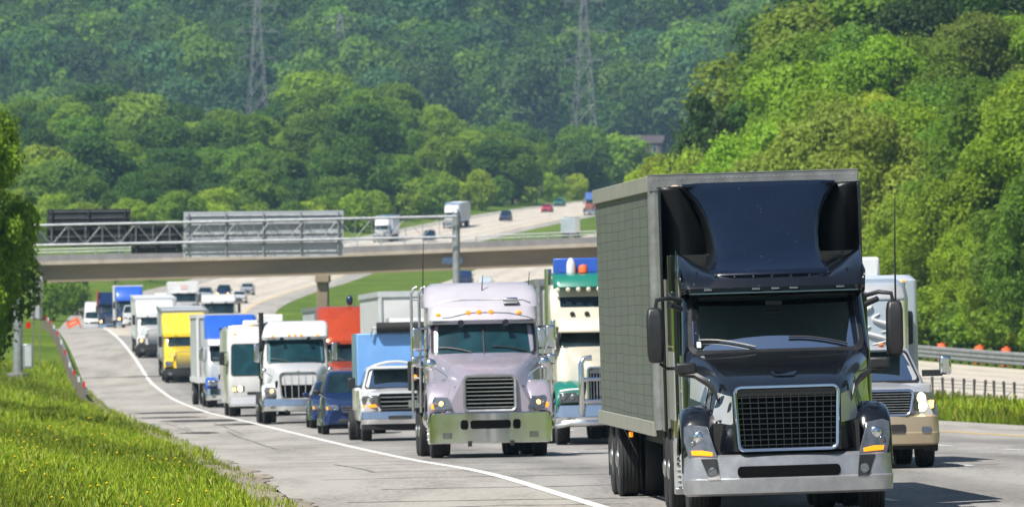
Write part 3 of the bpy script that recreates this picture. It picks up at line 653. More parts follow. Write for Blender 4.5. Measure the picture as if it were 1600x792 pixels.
# wooded rise beyond the overpass
rows = [(1215, [(20, 312), (300, 305), (560, 318)], 62, 'mid', ['bright', 'mid', 'lime', 'bright'], 'bright low tree directly above the sign truss', 'low trees above the sign truss'),
        (1290, [(30, 268), (200, 262), (420, 262), (560, 275), (640, 300), (700, 300), (800, 302)], 60, 'mid', ['mid', 'bright', 'mid', 'deep'], 'green tree low on the wooded rise beyond the overpass', 'trees low on the wooded rise'),
        (1390, [(10, 235), (200, 215), (420, 225), (560, 215), (680, 245), (800, 268), (900, 268), (1010, 275)], 62, 'mid', ['mid', 'bright', 'deep', 'mid', 'lime'], 'green tree in the middle ranks of the wooded rise', 'trees in the middle of the wooded rise'),
        (1500, [(10, 200), (200, 188), (420, 195), (560, 172), (680, 208), (800, 232), (900, 238), (1010, 255)], 62, 'mid', ['mid', 'bright', 'mid', 'deep'], 'green tree in the upper ranks of the wooded rise', 'trees in the upper ranks of the wooded rise'),
        (1620, [(10, 172), (60, 150), (140, 175), (230, 185), (300, 190), (400, 182), (460, 145), (560, 132), (640, 165), (720, 188), (800, 205), (900, 215), (1020, 238)], 60, 'mid', ['mid', 'bright', 'mid', 'bright', 'deep'], 'green tree near the crest of the wooded rise', 'trees near the crest of the wooded rise'),
        (1740, [(-20, 160), (90, 145), (130, 128), (200, 152), (330, 172), (430, 172), (480, 125), (540, 112), (600, 140), (680, 175), (800, 200), (960, 222), (1080, 245)], 58, 'mid', ['mid', 'blue', 'mid', 'bright', 'deep'], 'tree on the skyline of the wooded rise before the hazy hill', 'trees on the crest of the wooded rise')]
for d, pts, st, k, cols, lb, gp in rows: row(d, pts, st, k, cols, lb, gp, jy=17, jd=26, wide=1.12)
# greenery beneath and beyond the bridge at the left
for px, y, d, c, kd in ((62, 455, 900, 'deep', 'mid'), (95, 448, 930, 'dark', 'mid'), (125, 442, 990, 'deep', 'mid'), (78, 478, 860, 'bright', 'bush'), (112, 470, 880, 'mid', 'bush'), (180, 432, 1040, 'deep', 'mid'), (235, 430, 1060, 'dark', 'mid'), (285, 428, 1090, 'deep', 'mid'), (20, 440, 940, 'deep', 'mid')):
    tree_top(px, d, y, kd, GR[c], ('low green bush' if kd == 'bush' else 'dark green tree') + ' seen under the left end of the overpass', 'greenery seen under the overpass', name='bush' if kd == 'bush' else 'tree', wide=.9)
for px, y, d in ((560, 352, 1150), (600, 350, 1190), (630, 345, 1215), (660, 338, 1245), (545, 338, 1225), (590, 330, 1260), (650, 322, 1300), (700, 312, 1380), (745, 312, 1440), (780, 312, 1470), (820, 308, 1500), (860, 306, 1520), (900, 300, 1540), (500, 322, 1210), (640, 300, 1320), (655, 285, 1380), (690, 290, 1420), (720, 290, 1480), (760, 285, 1540), (800, 270, 1570), (840, 270, 1590)):
    X = X_at(px, d)
    if float(X-F(d)) > -5: X = float(F(d))-7
    tree(X, d, rt.uniform(5, 8), 'bush', GR[rt.choice(['bright', 'lime', 'bright', 'mid'])], 'bright green bush beside the far stretch of the highway', 'bushes beside the far highway', name='bush', wide=.9, stem=True)
# ---- the hazy far hill: one wood
def far_wood():
    g = np.random.default_rng(5); Vs = []; Qs = []; Rs = []; Ts = []; k = 0
    d = 2480.
    protos = []
    for s in range(6):
        L = crown_lobes(900+s, 6.6, 8.2, 7.6, 20, .26, .46); protos.append(leaves(900+s, L, 2200, 1.05, jit=.3))
    while d < 3180:
        xa, xb = X_at(-60, d), X_at(1330, d); x = xa+g.uniform(0, 8)
        while x < xb:
            dd = d+g.uniform(-7, 7); xx = x+g.uniform(-4, 4); px = CX+xx/dd*FPX; z = ground(xx, dd); y = YH-(z+14-CZ)/dd*FPX
            if y > -60 and not (int((px-1000)**2/1.0) < 0):
                V, Q, r = protos[g.integers(6)]; sc = g.uniform(.75, 1.75); a = g.uniform(0, 6.28)
                W = V*np.array([sc, sc, sc*g.uniform(.8, 1.15)]); W = np.stack([W[:, 0]*math.cos(a)-W[:, 1]*math.sin(a), W[:, 0]*math.sin(a)+W[:, 1]*math.cos(a), W[:, 2]], -1)+np.array([xx, dd, z-1.5])
                Vs.append(W); Qs.append(Q+k); k += len(V); Rs.append(r)
                base = np.array([GR['deep'], GR['mid'], GR['blue'], GR['mid'], GR['deep'], GR['dark'], (.075, .14, .03)][g.integers(7)])*g.uniform(.75, 1.35)
                Ts.append(np.tile(np.append(base, 1.), (len(Q), 1)))
            x += g.uniform(11, 24)
        d += 15 if d < 2900 else 19
    o = np_mesh('forest', np.concatenate(Vs), np.concatenate(Qs), M['leafattr'], fattr={'rnd': ('FLOAT', np.concatenate(Rs)), 'tone': ('FLOAT_COLOR', np.concatenate(Ts))})
    o['kind'] = 'stuff'; o['label'] = 'hazy wooded hillside closing the view beyond the rise'; o['category'] = 'forest'
far_wood()
def roadside_woods():
    g = np.random.default_rng(15); Vs = []; Qs = []; Rs = []; Ts = []; k = 0
    protos = [leaves(700+s, crown_lobes(700+s, 4.4, 5.8, 6.2, 40, .2, .34), 5000, .75) for s in range(3)]
    for u0, u1, d0, d1 in ((-34, -20, -240, 40), (54, 70, -240, 60)):
        for d in np.arange(d0, d1, 7.):
            u = g.uniform(u0, u1); V, Q, r = protos[g.integers(3)]; sc = g.uniform(.9, 1.4)
            Vs.append(V*sc+np.array([float(F(d))+u, d, float(H(u, d))-.5])); Qs.append(Q+k); k += len(V); Rs.append(r)
            Ts.append(np.tile(np.append(np.array(GR[['mid', 'deep', 'dark'][g.integers(3)]]), 1.), (len(Q), 1)))
    o = np_mesh('woods', np.concatenate(Vs), np.concatenate(Qs), M['leafattr'], fattr={'rnd': ('FLOAT', np.concatenate(Rs)), 'tone': ('FLOAT_COLOR', np.concatenate(Ts))})
    o['kind'] = 'stuff'; o['label'] = 'leafy woods lining the highway beside and behind the viewpoint'; o['category'] = 'woods'
roadside_woods()
# ---- grass
def grass(name, boxes, label, flowers=None):
    g = np.random.default_rng(len(name)); P = []; Hh = []
    for u0, u1, d0, d1, dens, h in boxes:
        n = int((u1-u0)*(d1-d0)*dens); u = g.uniform(u0, u1, n); d = g.uniform(d0, d1, n)
        clump = .6+.9*(np.sin(u*2.1+d*.31)*np.cos(d*.23-u*.9)*.5+.5)
        P.append(np.stack([F(d)+u, d, H(u, d)-.01], -1)); Hh.append(h*clump*g.uniform(.5, 1.25, n))
    P = np.concatenate(P); h = np.concatenate(Hh); n = len(P)
    a = g.uniform(0, 6.28, n); lean = g.normal(size=(n, 2))*.35; w = h*g.uniform(.06, .14, n)
    tx = np.stack([np.cos(a), np.sin(a), np.zeros(n)], -1)*w[:, None]
    tip = P+np.stack([lean[:, 0]*h, lean[:, 1]*h, h], -1)
    V = np.stack([P-tx, P+tx, tip+tx*.25, tip-tx*.25], 1).reshape(-1, 3)
    pal = np.array([(.17, .25, .014), (.22, .29, .016), (.28, .31, .022), (.11, .19, .014), (.33, .31, .09)])
    tone = pal[g.choice(5, n, p=[.3, .32, .18, .14, .06])]*(.7+.6*(np.sin(P[:, 0]*.9+P[:, 1]*.11)*.5+.5))[:, None]
    o = np_mesh(name, V, np.arange(n*4).reshape(n, 4), M['blade'], fattr={'rnd': ('FLOAT', g.random(n)), 'tone': ('FLOAT_COLOR', np.concatenate([tone, np.ones((n, 1))], 1))})
    o['kind'] = 'stuff'; o['label'] = label; o['category'] = 'grass'
grass('grass', [(-12, -4.4, 86, 150, 200, .13), (-4.7, -3.8, 80, 170, 70, .10), (-13, -4.3, 150, 260, 70, .15), (-16, -4.3, 260, 480, 18, .22), (-4.5, -3.6, 170, 420, 14, .16)], 'green verge grass with seed heads along the shoulder at the left')
grass('median_grass', [(18.9, 24.0, 205, 330, 40, .30), (18.9, 23.6, 330, 700, 8, .3)], 'strip of green median grass below the thin posts at the right')
def flowers():
    g = np.random.default_rng(3); mb = MB()
    for i in range(280):
        d = 92+g.random()**1.5*190; u = g.uniform(-11.5, -4.7)
        if math.sin(u*1.7+d*.12)+g.normal()*.5 < .1: continue
        x = float(F(d))+u; z = float(H(u, d))+g.uniform(.14, .3); r = .013+.00011*d
        mb.add([(x-r, d, z), (x, d-r, z+r*.4), (x+r, d, z), (x, d+r, z+r*.4), (x, d, z+r), (x, d, z-r*.6)], [(0, 1, 4), (1, 2, 4), (2, 3, 4), (3, 0, 4), (1, 0, 5), (2, 1, 5), (3, 2, 5), (0, 3, 5)])
    o = mb.build('wildflowers', mat('yellow_petals', (.75, .55, .02), .7, 0, .15, 20)); o['kind'] = 'stuff'; o['label'] = 'small yellow wildflowers dotted through the verge grass'; o['category'] = 'flowers'
flowers()

# ------------------------------------------------------------------ overpass
def bridge():
    d = 800.; W = 9.
    t = thing('overpass_bridge', 'concrete overpass crossing above the highway with a dark railing on its edge', 'bridge', (X_at(503, d), d, ground(X_at(503, d), d)))
    ox, oy, oz = t.location
    xs = np.linspace(X_at(-260, d), X_at(1190, d), 24)
    zb = lambda x: float(np.interp(CX+x/d*FPX, [-260, 50, 500, 930, 1190], [Z_at(446, d), Z_at(442, d), Z_at(430, d), Z_at(413, d), Z_at(402, d)]))
    def span(name, z0, z1, y0, y1, m):
        rings = [[(x-ox, y0-oy, zb(x)+z0-oz), (x-ox, y1-oy, zb(x)+z0-oz), (x-ox, y1-oy, zb(x)+z1-oz), (x-ox, y0-oy, zb(x)+z1-oz)] for x in xs]
        mb = MB(); mb.loft(rings, True, True, True, False); return mb.build(name, m, t)
    for k in range(4): span('girder', 0, 1.75, d+.5+k*2.35, d+1.1+k*2.35, 'concrete')
    span('deck', 1.753, 2.12, d-.35, d+W, 'ledge')
    span('parapet', 2.123, 2.75, d-.2, d+.1, 'concpale'); span('parapet', 2.123, 2.75, d+W-.4, d+W-.1, 'concpale')
    rl = MB(); 
    for zz in (3.0, 3.3):
        rl.tube([(x-ox, -.05, zb(x)+zz-oz) for x in xs], .05, 6)
    for i in range(40):
        x = xs[0]+(xs[-1]-xs[0])*i/39; rl.box(x-ox-.05, x-ox+.05, -.1, 0, zb(x)+2.7-oz, zb(x)+3.3-oz)
    rl.build('railing', 'galv', t)
    g = lambda x: ground(x, d)
    for px in (503,):
        x = X_at(px, d); p = MB()
        for yy in (1.5, 6.8): p.box(x-ox-.55, x-ox+.55, yy-.55, yy+.55, g(x)-1-oz, zb(x)-.7-oz)
        p.box(x-ox-.7, x-ox+.7, .4, 8.2, zb(x)-.72-oz, zb(x)-.003-oz); p.build('pier', 'concrete', t, bevel=.06)
    for px, s in ((-250, -1), (1180, 1)):
        x = X_at(px, d); MB().box(x-ox-1.5, x-ox+1.5, .2, 8.6, g(x)-4-oz, zb(x)-.01-oz).build('abutment', 'concrete', t)
    s = MB(); x = X_at(705, d); s.box(x-ox-.9, x-ox+1.1, -.62, -.5, zb(x)+.62-oz, zb(x)+1.25-oz); s.build('sign_plate', mat('blue_plate', (.05, .09, .16), .5, 0, .1, 3), t)
bridge()

# ------------------------------------------------------------------ sign gantry
def gantry():
    d = 450.; xl, xr = X_at(28, d), X_at(713, d); gl, gr_ = ground(xl, d), ground(xr, d)
    t = thing('sign_gantry', 'galvanised sign truss on two posts spanning the highway in front of the overpass', 'sign gantry', (xl, d, gl)); O = Vector((xl, d, gl))
    P = lambda px, py, dy=0: tuple(Vector((X_at(px, d), d+dy, Z_at(py, d)))-O)
    mb = MB(); mb.cyl((0, 0, -.3), P(28, 345), .27, 20); mb.build('post', 'galv', t)
    mb = MB(); mb.cyl(tuple(Vector((xr, d, gr_-.3))-O), P(713, 333), .21, 20); mb.ball(P(713, 333), .22); mb.build('post', 'galv', t)
    MB().cyl((0, 0, -.2), (0, 0, .28), .62, 20).build('footing', 'concpale', t, bevel=.03)
    MB().cyl(tuple(Vector((xr, d, gr_-.2))-O), tuple(Vector((xr, d, gr_+.3))-O), .6, 20).build('footing', 'concpale', t, bevel=.03)
    top = lambda px: np.interp(px, [28, 713], [353, 338]); bot = lambda px: np.interp(px, [28, 713], [384, 370])
    for nm, fn in (('top_chord', top), ('bottom_chord', bot)):
        for dy in (-.55, .55):
            m_ = MB(); m_.tube([P(px, fn(px), dy) for px in np.linspace(28, 713, 12)], .075, 8); m_.build(nm, 'galv', t)
    br = MB(); n = 26
    for i in range(n):
        a, b = 28+685*i/n, 28+685*(i+1)/n
        for dy in (-.55, .55):
            br.cyl(P(a, top(a), dy) if i % 2 else P(a, bot(a), dy), P(b, bot(b), dy) if i % 2 else P(b, top(b), dy), .013, 6)
            br.cyl(P(b, top(b), dy), P(b, bot(b), dy), .012, 6)
        br.cyl(P(a, top(a), -.55), P(a, top(a), .55), .03, 6); br.cyl(P(a, bot(a), -.55), P(b, bot(b), .55), .025, 6)
    br.build('truss_brace', 'galv', t)
    def panel(px0, px1, py0, py1, m, nb, label):
        s = MB(); y0 = .78
        f = [P(px0, py1, y0), P(px1, py1-.01*(px1-px0), y0), P(px1, py0-.01*(px1-px0), y0), P(px0, py0, y0)]
        bk = [tuple(Vector(p)+Vector((0, .05, 0))) for p in f]
        s.add(f+bk, [(0, 1, 2, 3), (7, 6, 5, 4), (0, 4, 5, 1), (1, 5, 6, 2), (2, 6, 7, 3), (3, 7, 4, 0)]); o = s.build('sign_panel', m, t); o['label'] = label
        st = MB()
        for k in range(nb):
            yy = py0+(py1-py0)*(k+.5)/nb; a = P(px0+3, yy, y0-.04); b = P(px1-3, yy-.01*(px1-px0), y0-.04); st.tube([a, b], .045, 4)
        for k in range(max(3, int((px1-px0)/42))):
            xx = px0+8+(px1-px0-16)*k/(max(3, int((px1-px0)/42))-1); st.cyl(P(xx, py0-.01*(xx-px0)+2, y0-.11), P(xx, py1-.01*(xx-px0)-2, y0-.11), .05, 6)
        st.build('stiffener', 'galv' if m == 'signback' else 'signdark', o)
    panel(72, 203, 327, 386, 'signdark', 6, 'small dark sign panel')
    panel(204, 284, 352, 396, 'signdark', 4, 'low dark sign panel')
    panel(286, 536, 331, 402, 'signback', 5, 'wide grey sign panel seen from the back')
    cab = MB(); cab.box(-.05+.35, .85, -.35, .25, .55, 1.9); o = cab.build('control_cabinet', 'galv', t, bevel=.03)
    MB().box(.42, .78, -.375, -.352, .65, 1.8).build('cabinet_door', 'greyflat', o, bevel=.01)
gantry()
def roadside_sign():
    d = 470.; x = X_at(57, d); t = thing('road_sign', 'tall grey road sign seen from the back beside the left tree', 'sign', (x, d, ground(x, d))); z0 = Z_at(498, d)-t.location.z; z1 = Z_at(432, d)-t.location.z
    MB().box(-.33, .33, .05, .09, z0, z1).build('sign_panel', 'signback', t, bevel=.01)
    for s in (-.2, .2): MB().box(s-.04, s+.04, -.03, .05, -.4, z1-.1).build('post', 'wood', t)
    MB().box(-.62, -.34, .0, .04, z0-.55, z0-.2).build('marker_plate', 'redlens', t)
roadside_sign()
# ------------------------------------------------------------------ guardrails, posts, drums
def wbeam(name, label, u, d0, d1, step, side, wide=1., mrail='galv', refl=False, deep=False):
    n = int((d1-d0)/step); ds = np.linspace(d0, d1, n+1); x0 = float(F(d0))+u
    t = thing(name, label, 'guardrail', (x0, d0, ground(x0, d0))); O = Vector(t.location)
    prof = [(.0, .42), (.07, .47), (.07, .53), (.0, .58), (.07, .63), (.07, .69), (.0, .74)]
    if deep: prof = [(.02, .10), (.09, .17), (.09, .25), (.02, .32), (.09, .39), (.09, .47), (.02, .54), (.09, .61), (.09, .69), (.02, .76)]
    rings = []
    for d in ds:
        x = float(F(d))+u+(float(widen(d)) if u > 20 else 0); g = ground(x, d)
        rings.append([(x+side*a*wide-O.x, d-O.y, g+b*wide-O.z) for a, b in prof] + [(x+side*(a-.02)*wide-O.x, d-O.y, g+b*wide-O.z) for a, b in prof[::-1]])
    mb = MB(); mb.loft(rings, True, True, True, True); mb.build('rail', mrail, t)
    for k, d in enumerate(ds):
        x = float(F(d))+u+(float(widen(d)) if u > 20 else 0)-side*.12; g = ground(x, d)
        p = MB().box(x-.08-O.x, x+.08-O.x, d-.08-O.y, d+.08-O.y, g-.5-O.z, g+.72*wide-O.z).build('post', 'wood', t)
        if refl and k % 6 == 0: MB().box(x-.05-O.x, x+.06-O.x, d-.1-O.y, d-.082-O.y, g+.74-O.z, g+1.02-O.z).build('reflector', 'redlens' if k % 12 == 0 else 'whiteflat', p)
    return t
wbeam('guardrail', 'steel guardrail with red and white markers along the left shoulder', -4.3, 378, 640, 4., 1, 1., 'galv', True)
wbeam('guardrail', 'pale steel guardrail at the foot of the trees on the right', 46.8, 340, 640, 4., -1, 1.15, 'oldrail', deep=True)
M['darkpost'] = mat('dark_post', (.07, .07, .068), .7, .2, .2, 5)
post0 = None
for k, px in enumerate(range(1458, 1615, 16)):
    d = 7.2+24.1; d = (7.2+24.1)/((px-800)/FPX+.0605); X = X_at(px, d)
    if post0 is None:
        o = thing('delineator_post', '', 'post'); MB().cyl((0, 0, -.3), (0, 0, .86), .04, 8).build('shaft', 'darkpost', o); MB().box(-.05, .05, -.06, -.045, .70, .84).build('reflector', 'darkpost', o)
        post0 = o; kids = list(o.children)
    else:
        o = post0.copy(); COL.objects.link(o)
        for ch in kids:
            c = ch.copy(); COL.objects.link(c); c.parent = o
    o.location = (X, d, ground(X, d)); o.rotation_euler = (rt.uniform(-.03, .03), rt.uniform(-.05, .05), 0); o['group'] = 'thin posts along the median grass'
    o['label'] = 'thin grey post of the cable fence along the median grass'
cb = MB()
for zz in (.5, .62, .74): cb.tube([(float(F(d))+24.1, d, float(H(24.1, d))+zz) for d in np.linspace(225, 310, 20)], .012, 5)
tag(cb.build('cable_barrier', 'steel'), 'three thin steel cables strung along the median posts', 'cable fence')
drum0 = None
for k, (px, d) in enumerate(((1456, 476), (1500, 458), (1547, 446), (1583, 436), (1490, 492))):
    X = X_at(px, d); u = X-float(F(d)); X = float(F(d))+47.75
    if drum0 is None:
        o = thing('traffic_drum', '', 'traffic drum')
        b = MB(); b.lathe([(0, 0), (.34, 0), (.34, .10), (.29, .11), (.275, .95), (.25, 1.0), (0, 1.0)], (0, 0, 0), 'z', 20); b.build('barrel', 'orange', o)
        for z in (.38, .68): b = MB(); b.lathe([(.292-z*.016, z), (.292-z*.016, z+.13)], (0, 0, 0), 'z', 20); b.build('white_band', 'whiteflat', o)
        MB().box(-.09, .09, -.02, .02, 1.0, 1.1).build('handle', 'orange', o, bevel=.015); drum0 = o; kids = list(o.children)
    else:
        o = drum0.copy(); COL.objects.link(o)
        for ch in kids: c = ch.copy(); COL.objects.link(c); c.parent = o
    o.location = (X, d, ground(X, d)+.0); o['group'] = 'orange drums behind the right guardrail'
    o['label'] = 'orange traffic drum poking up behind the pale guardrail at the right'
def barricade():
    d = 745.; x = X_at(122, d); t = thing('orange_barricade', 'small orange slanting barricade beside the road at the far left crest', 'barricade', (x, d, ground(x, d)), (0, -.45, 0))
    for z in (.75, 1.1): MB().box(-.65, .65, -.03, .03, z, z+.24).build('rail', 'orange', t)
    for s in (-.5, .5): MB().box(s-.05, s+.05, .04, .1, -.6, 1.4).build('post', 'rustred', t)
barricade()
# ------------------------------------------------------------------ pylons, buildings, billboard
def pylon(px, ybase, ytop, d, label, wb=7.):
    x = X_at(px, d); zb = ground(x, d); zt = Z_at(ytop, d); h = zt-zb
    t = thing('power_pylon', label, 'pylon', (x, d, zb), (0, 0, .25))
    mb = MB(); n = 9; r = .085
    wd = lambda q: wb/2*(1-q)**1.15+.55
    lv = [(h*.94*i/n, wd(i/n)) for i in range(n+1)]
    for sx in (-1, 1):
        for sy in (-1, 1): mb.tube([(sx*w, sy*w, z) for z, w in lv], r, 5)
    for (z0, w0), (z1, w1) in zip(lv, lv[1:]):
        for s in (-1, 1):
            mb.cyl((-w0, s*w0, z0), (w1, s*w1, z1), r*.6, 4); mb.cyl((w0, s*w0, z0), (-w1, s*w1, z1), r*.6, 4); mb.cyl((s*w0, -w0, z0), (s*w1, w1, z1), r*.6, 4); mb.cyl((s*w0, w0, z0), (s*w1, -w1, z1), r*.6, 4)
    mb.tube([(0, 0, h*.92), (0, 0, h)], .2, 6); mb.build('lattice_tower', 'pylon', t)
    for q in (.62, .76, .9):
        a = MB(); L = 6.5-abs(q-.76)*8
        for s in (-1, 1):
            a.tube([(0, 0, h*q), (s*L, 0, h*q)], .1, 5); a.tube([(0, 0, h*q+1.6), (s*L, 0, h*q)], .07, 5); a.cyl((s*L, 0, h*q), (s*L, 0, h*q-1.8), .09, 6)
        a.build('cross_arm', 'pylon', t)
pylon(402, 190, -20, 2350, 'tall lattice power pylon above the left part of the wooded rise')
pylon(531, 150, 18, 2600, 'shorter lattice power pylon over the highest tree clump of the rise', 6)
pylon(912, 212, -30, 2250, 'tall lattice power pylon rising beside the red roofed building', 7.5)
pylon(288, 172, 128, 2500, 'small pale pole like pylon on the far hillside', 2.)
def building(px, d, w, dep, h, ry, wall, roof, label, gable=True):
    x = X_at(px, d); t = thing('farm_building', label, 'building', (x, d, ground(x, d)), (0, 0, ry))
    wl = MB(); wl.box(-w/2, w/2, 0, dep, -4, h); wo = wl.build('wall', wall, t)
    if gable:
        r = MB(); r.add([(-w/2-.5, -.6, h+.01), (w/2+.5, -.6, h+.01), (w/2+.5, dep+.6, h+.01), (-w/2-.5, dep+.6, h+.01), (-w/2-.5, dep/2, h+dep*.28), (w/2+.5, dep/2, h+dep*.28)], [(0, 1, 5, 4), (2, 3, 4, 5), (0, 4, 3), (1, 2, 5), (0, 3, 2, 1)]); r.build('roof', roof, t)
    for k in range(max(2, int(w/4))):
        xx = -w/2+(k+.5)*w/max(2, int(w/4)); f = MB().box(xx-.7, xx+.7, -.05, -.002, h*.35, h*.8).build('window', 'signback', t); MB().box(xx-.55, xx+.55, -.08, -.052, h*.38, h*.77).build('pane', 'glass', f)
building(968, 2440, 17, 10, 2.2, .1, 'darkwall', 'brickred', 'long dark building with a red roof at the foot of the hazy hill')
building(938, 2420, 6, 6, 5, .0, 'whiteflat', 'signback', 'small white building left of the red roofed one below the pylon')
building(1003, 2460, 12, 9, 4, -.2, 'darkwall', 'darkwall', 'low dark building right of the red roofed one under the hill')
building(733, 2450, 9, 6, 2.5, .1, 'whiteflat', 'signback', 'low white building above the middle of the wooded rise')
def billboard():
    d = 1500.; x = X_at(825, d); t = thing('billboard', 'dark billboard back standing beside the far highway before the trees', 'billboard', (x, d, ground(x, d))); z0 = Z_at(304, d)-t.location.z; z1 = Z_at(283, d)-t.location.z
    MB().box(-2.7, 2.7, 0, .25, z0, z1).build('sign_panel', 'signdark', t, bevel=.03)
    for s in (-1.6, 1.6): MB().cyl((s, .35, -.5), (s, .35, z1-.2), .16, 8).build('post', 'pylon', t)
    MB().box(-2.6, 2.6, -.5, -.01, z0-.12, z0-.02).build('catwalk', 'pylon', t)
billboard()
# ------------------------------------------------------------------ vehicle kit
def stand(root, X, d, th=None, L=5., roll=None, rev=False):
    """stand a vehicle on the road: heading along the road, rolled and pitched with its surface"""
    u = X-float(F(d)); th = heading(d) if th is None else th
    z = float(H(u, d))+.02; z2 = float(H(u, d+L))+.02
    cs = (float(H(u+1, d))-float(H(u-1, d)))/2 if 0 < u < 14 else 0.
    roll = -math.atan(cs) if roll is None else roll
    root.location = (X, d, z); root.rotation_euler = (math.atan2(z2-z, L), roll, th)
    if rev:
        root.rotation_euler = (-math.atan2(z2-z, L), -roll, th+math.pi)
    return root
def wheel(root, x, y, R=.51, w=.28, n=30, rim='steel', out=1, dual=False, tread=True):
    o = None
    xs = [x] if not dual else [x, x-out*(w+.07)]
    mb = MB(); rm = MB()
    for k, xx in enumerate(xs):
        h = w/2
        pr = [(R*.58, -h*.8), (R*.72, -h), (R*.9, -h*.98), (R*.975, -h*.86)]
        if tread and k == 0:
            for q in (-.55, -.18, .18, .55): pr += [(R, h*(q-.1)), (R*.978, h*(q-.06)), (R*.978, h*(q+.06)), (R, h*(q+.1))]
        else: pr += [(R, -h*.7), (R, h*.7)]
        pr += [(R*.975, h*.86), (R*.9, h*.98), (R*.72, h), (R*.58, h*.8), (R*.55, 0), (R*.58, -h*.8)]
        mb.lathe(pr, (xx, y, R), 'x', n)
        s = out*h
        if k == 0: rm.lathe([(R*.57, s*.82), (R*.53, s*.72), (R*.42, s*.35), (R*.24, s*.45), (R*.23, s*1.0), (R*.12, s*1.15), (0, s*1.15)], (xx, y, R), 'x', n)
    o = mb.build('wheel', 'rubber', root)
    rm.build('rim', rim, o); return o
def fender(root, m, sg, xi, xo, path, name='fender', thick=.03):
    rings = []
    for y, z in path:
        rings.append([(sg*xi, y, z-.01), (sg*(xi+.35*(xo-xi)), y, z+.015), (sg*(xo-.14), y, z+.005), (sg*(xo-.05), y, z-.03), (sg*(xo-.01), y, z-.09), (sg*xo, y, z-.2)])
    mb = MB(); mb.loft(rings, False, False, False, True); return mb.build(name, m, root, solid=thick)
def hood_mesh(sec, bulge=.0):
    rings = []
    for y, wt, zt, wb, zl in sec:
        mid = (wt+(wb-wt)*.45, zl+(zt-zl)*.5)
        half = [(wb, zl), (wb*.995, zl+.06), mid, (wt+.02, zt-.12), (wt-.02, zt-.05), (wt-.09, zt-.012), (wt*.62, zt+.012), (wt*.3, zt+.02+bulge)]
        rings.append([(x, y, z) for x, z in half] + [(0, y, zt+.022+bulge)] + [(-x, y, z) for x, z in half[::-1]])
    mb = MB(); mb.loft(rings, True, True, True, True); return mb
def mirror_set(root, sg, x, y, z, w, h, m='plastic', yb=None, xa=1.1, name='side_mirror', arm='plastic', dep=.14, arms=(.42, -.46)):
    mb = MB(); mb.box(sg*x-w/2, sg*x+w/2, y, y+dep, z-h/2, z+h/2)
    o = mb.build(name, m, root, bevel=.045, seg=3)
    MB().box(sg*x-w/2+.02, sg*x+w/2-.02, y+dep+.001, y+dep+.008, z-h/2+.03, z+h/2-.03).build('mirror_glass', 'chrome', o)
    yb = y+.3 if yb is None else yb
    for k in arms: a = MB(); a.tube([(sg*xa, yb, z+h*k*1.06), (sg*(x-w*.45), y+.07, z+h*k*1.08), (sg*x, y+.07, z+h*k*1.04), (sg*x, y+.07, z+h*k*.8)], .021, 8); a.build('mirror_arm', arm, o)
    return o
def headlamp(root, sg, poly, yf, lit=0, amber=None, bulbs=(), dep=.12, name='headlight'):
    P = [(sg*x, z) for x, z in poly]
    mb = MB(); mb.prism_y(P, lambda x, z: yf(abs(x), z), dep); o = mb.build(name, 'lens', root, bevel=.012)
    for x, z, r, mm in bulbs:
        b = MB(); b.ball((sg*x, yf(x, z)+.012, z), r, .035, r, 8); b.build('bulb', mm, o)
    if amber:
        a = MB(); a.prism_y([(sg*x, z) for x, z in amber], lambda x, z: yf(abs(x), z)-.012, .02); a.build('turn_signal', 'amber' if lit != 2 else 'litamber', o, bevel=.006)
    return o
def antenna(root, x, y, z0, z1, m='plastic'): MB().tube([(x, y, z0), (x+.01, y, (z0+z1)/2), (x+.03, y, z1)], [.014, .011, .006], 6).build('antenna', m, root)
def wiper_pair(root, lb, z0, w):
    for x0, x1, zz in ((-.25*w, -.92*w, z0+.03), (.85*w, .15*w, z0+.04)):
        pts = []
        for i in range(7):
            t = i/6; x = x0+(x1-x0)*t; z = zz+.10*math.sin(t*math.pi*.55); pts.append((x, lb.yfront(x, z)-.04, z))
        MB().tube(pts, .014, 6).build('wiper', 'plastic', root)
def bumper_body(hw, z0, z1, y=0., bow=.2, dep=.4, lip=.03, rf=.22):
    h = z1-z0
    return LB([(z0, hw-.05, y+.05, y+dep+.3, bow, rf), (z0+.06*h, hw-.01, y+.01, y+dep+.3, bow, rf), (z0+.4*h, hw, y, y+dep+.3, bow, rf), (z0+.44*h, hw-.008, y+lip, y+dep+.3, bow, rf), (z0+.93*h, hw-.02, y+lip+.03, y+dep+.3, bow, rf), (z1, hw-.06, y+lip+.08, y+dep+.3, bow, rf)])
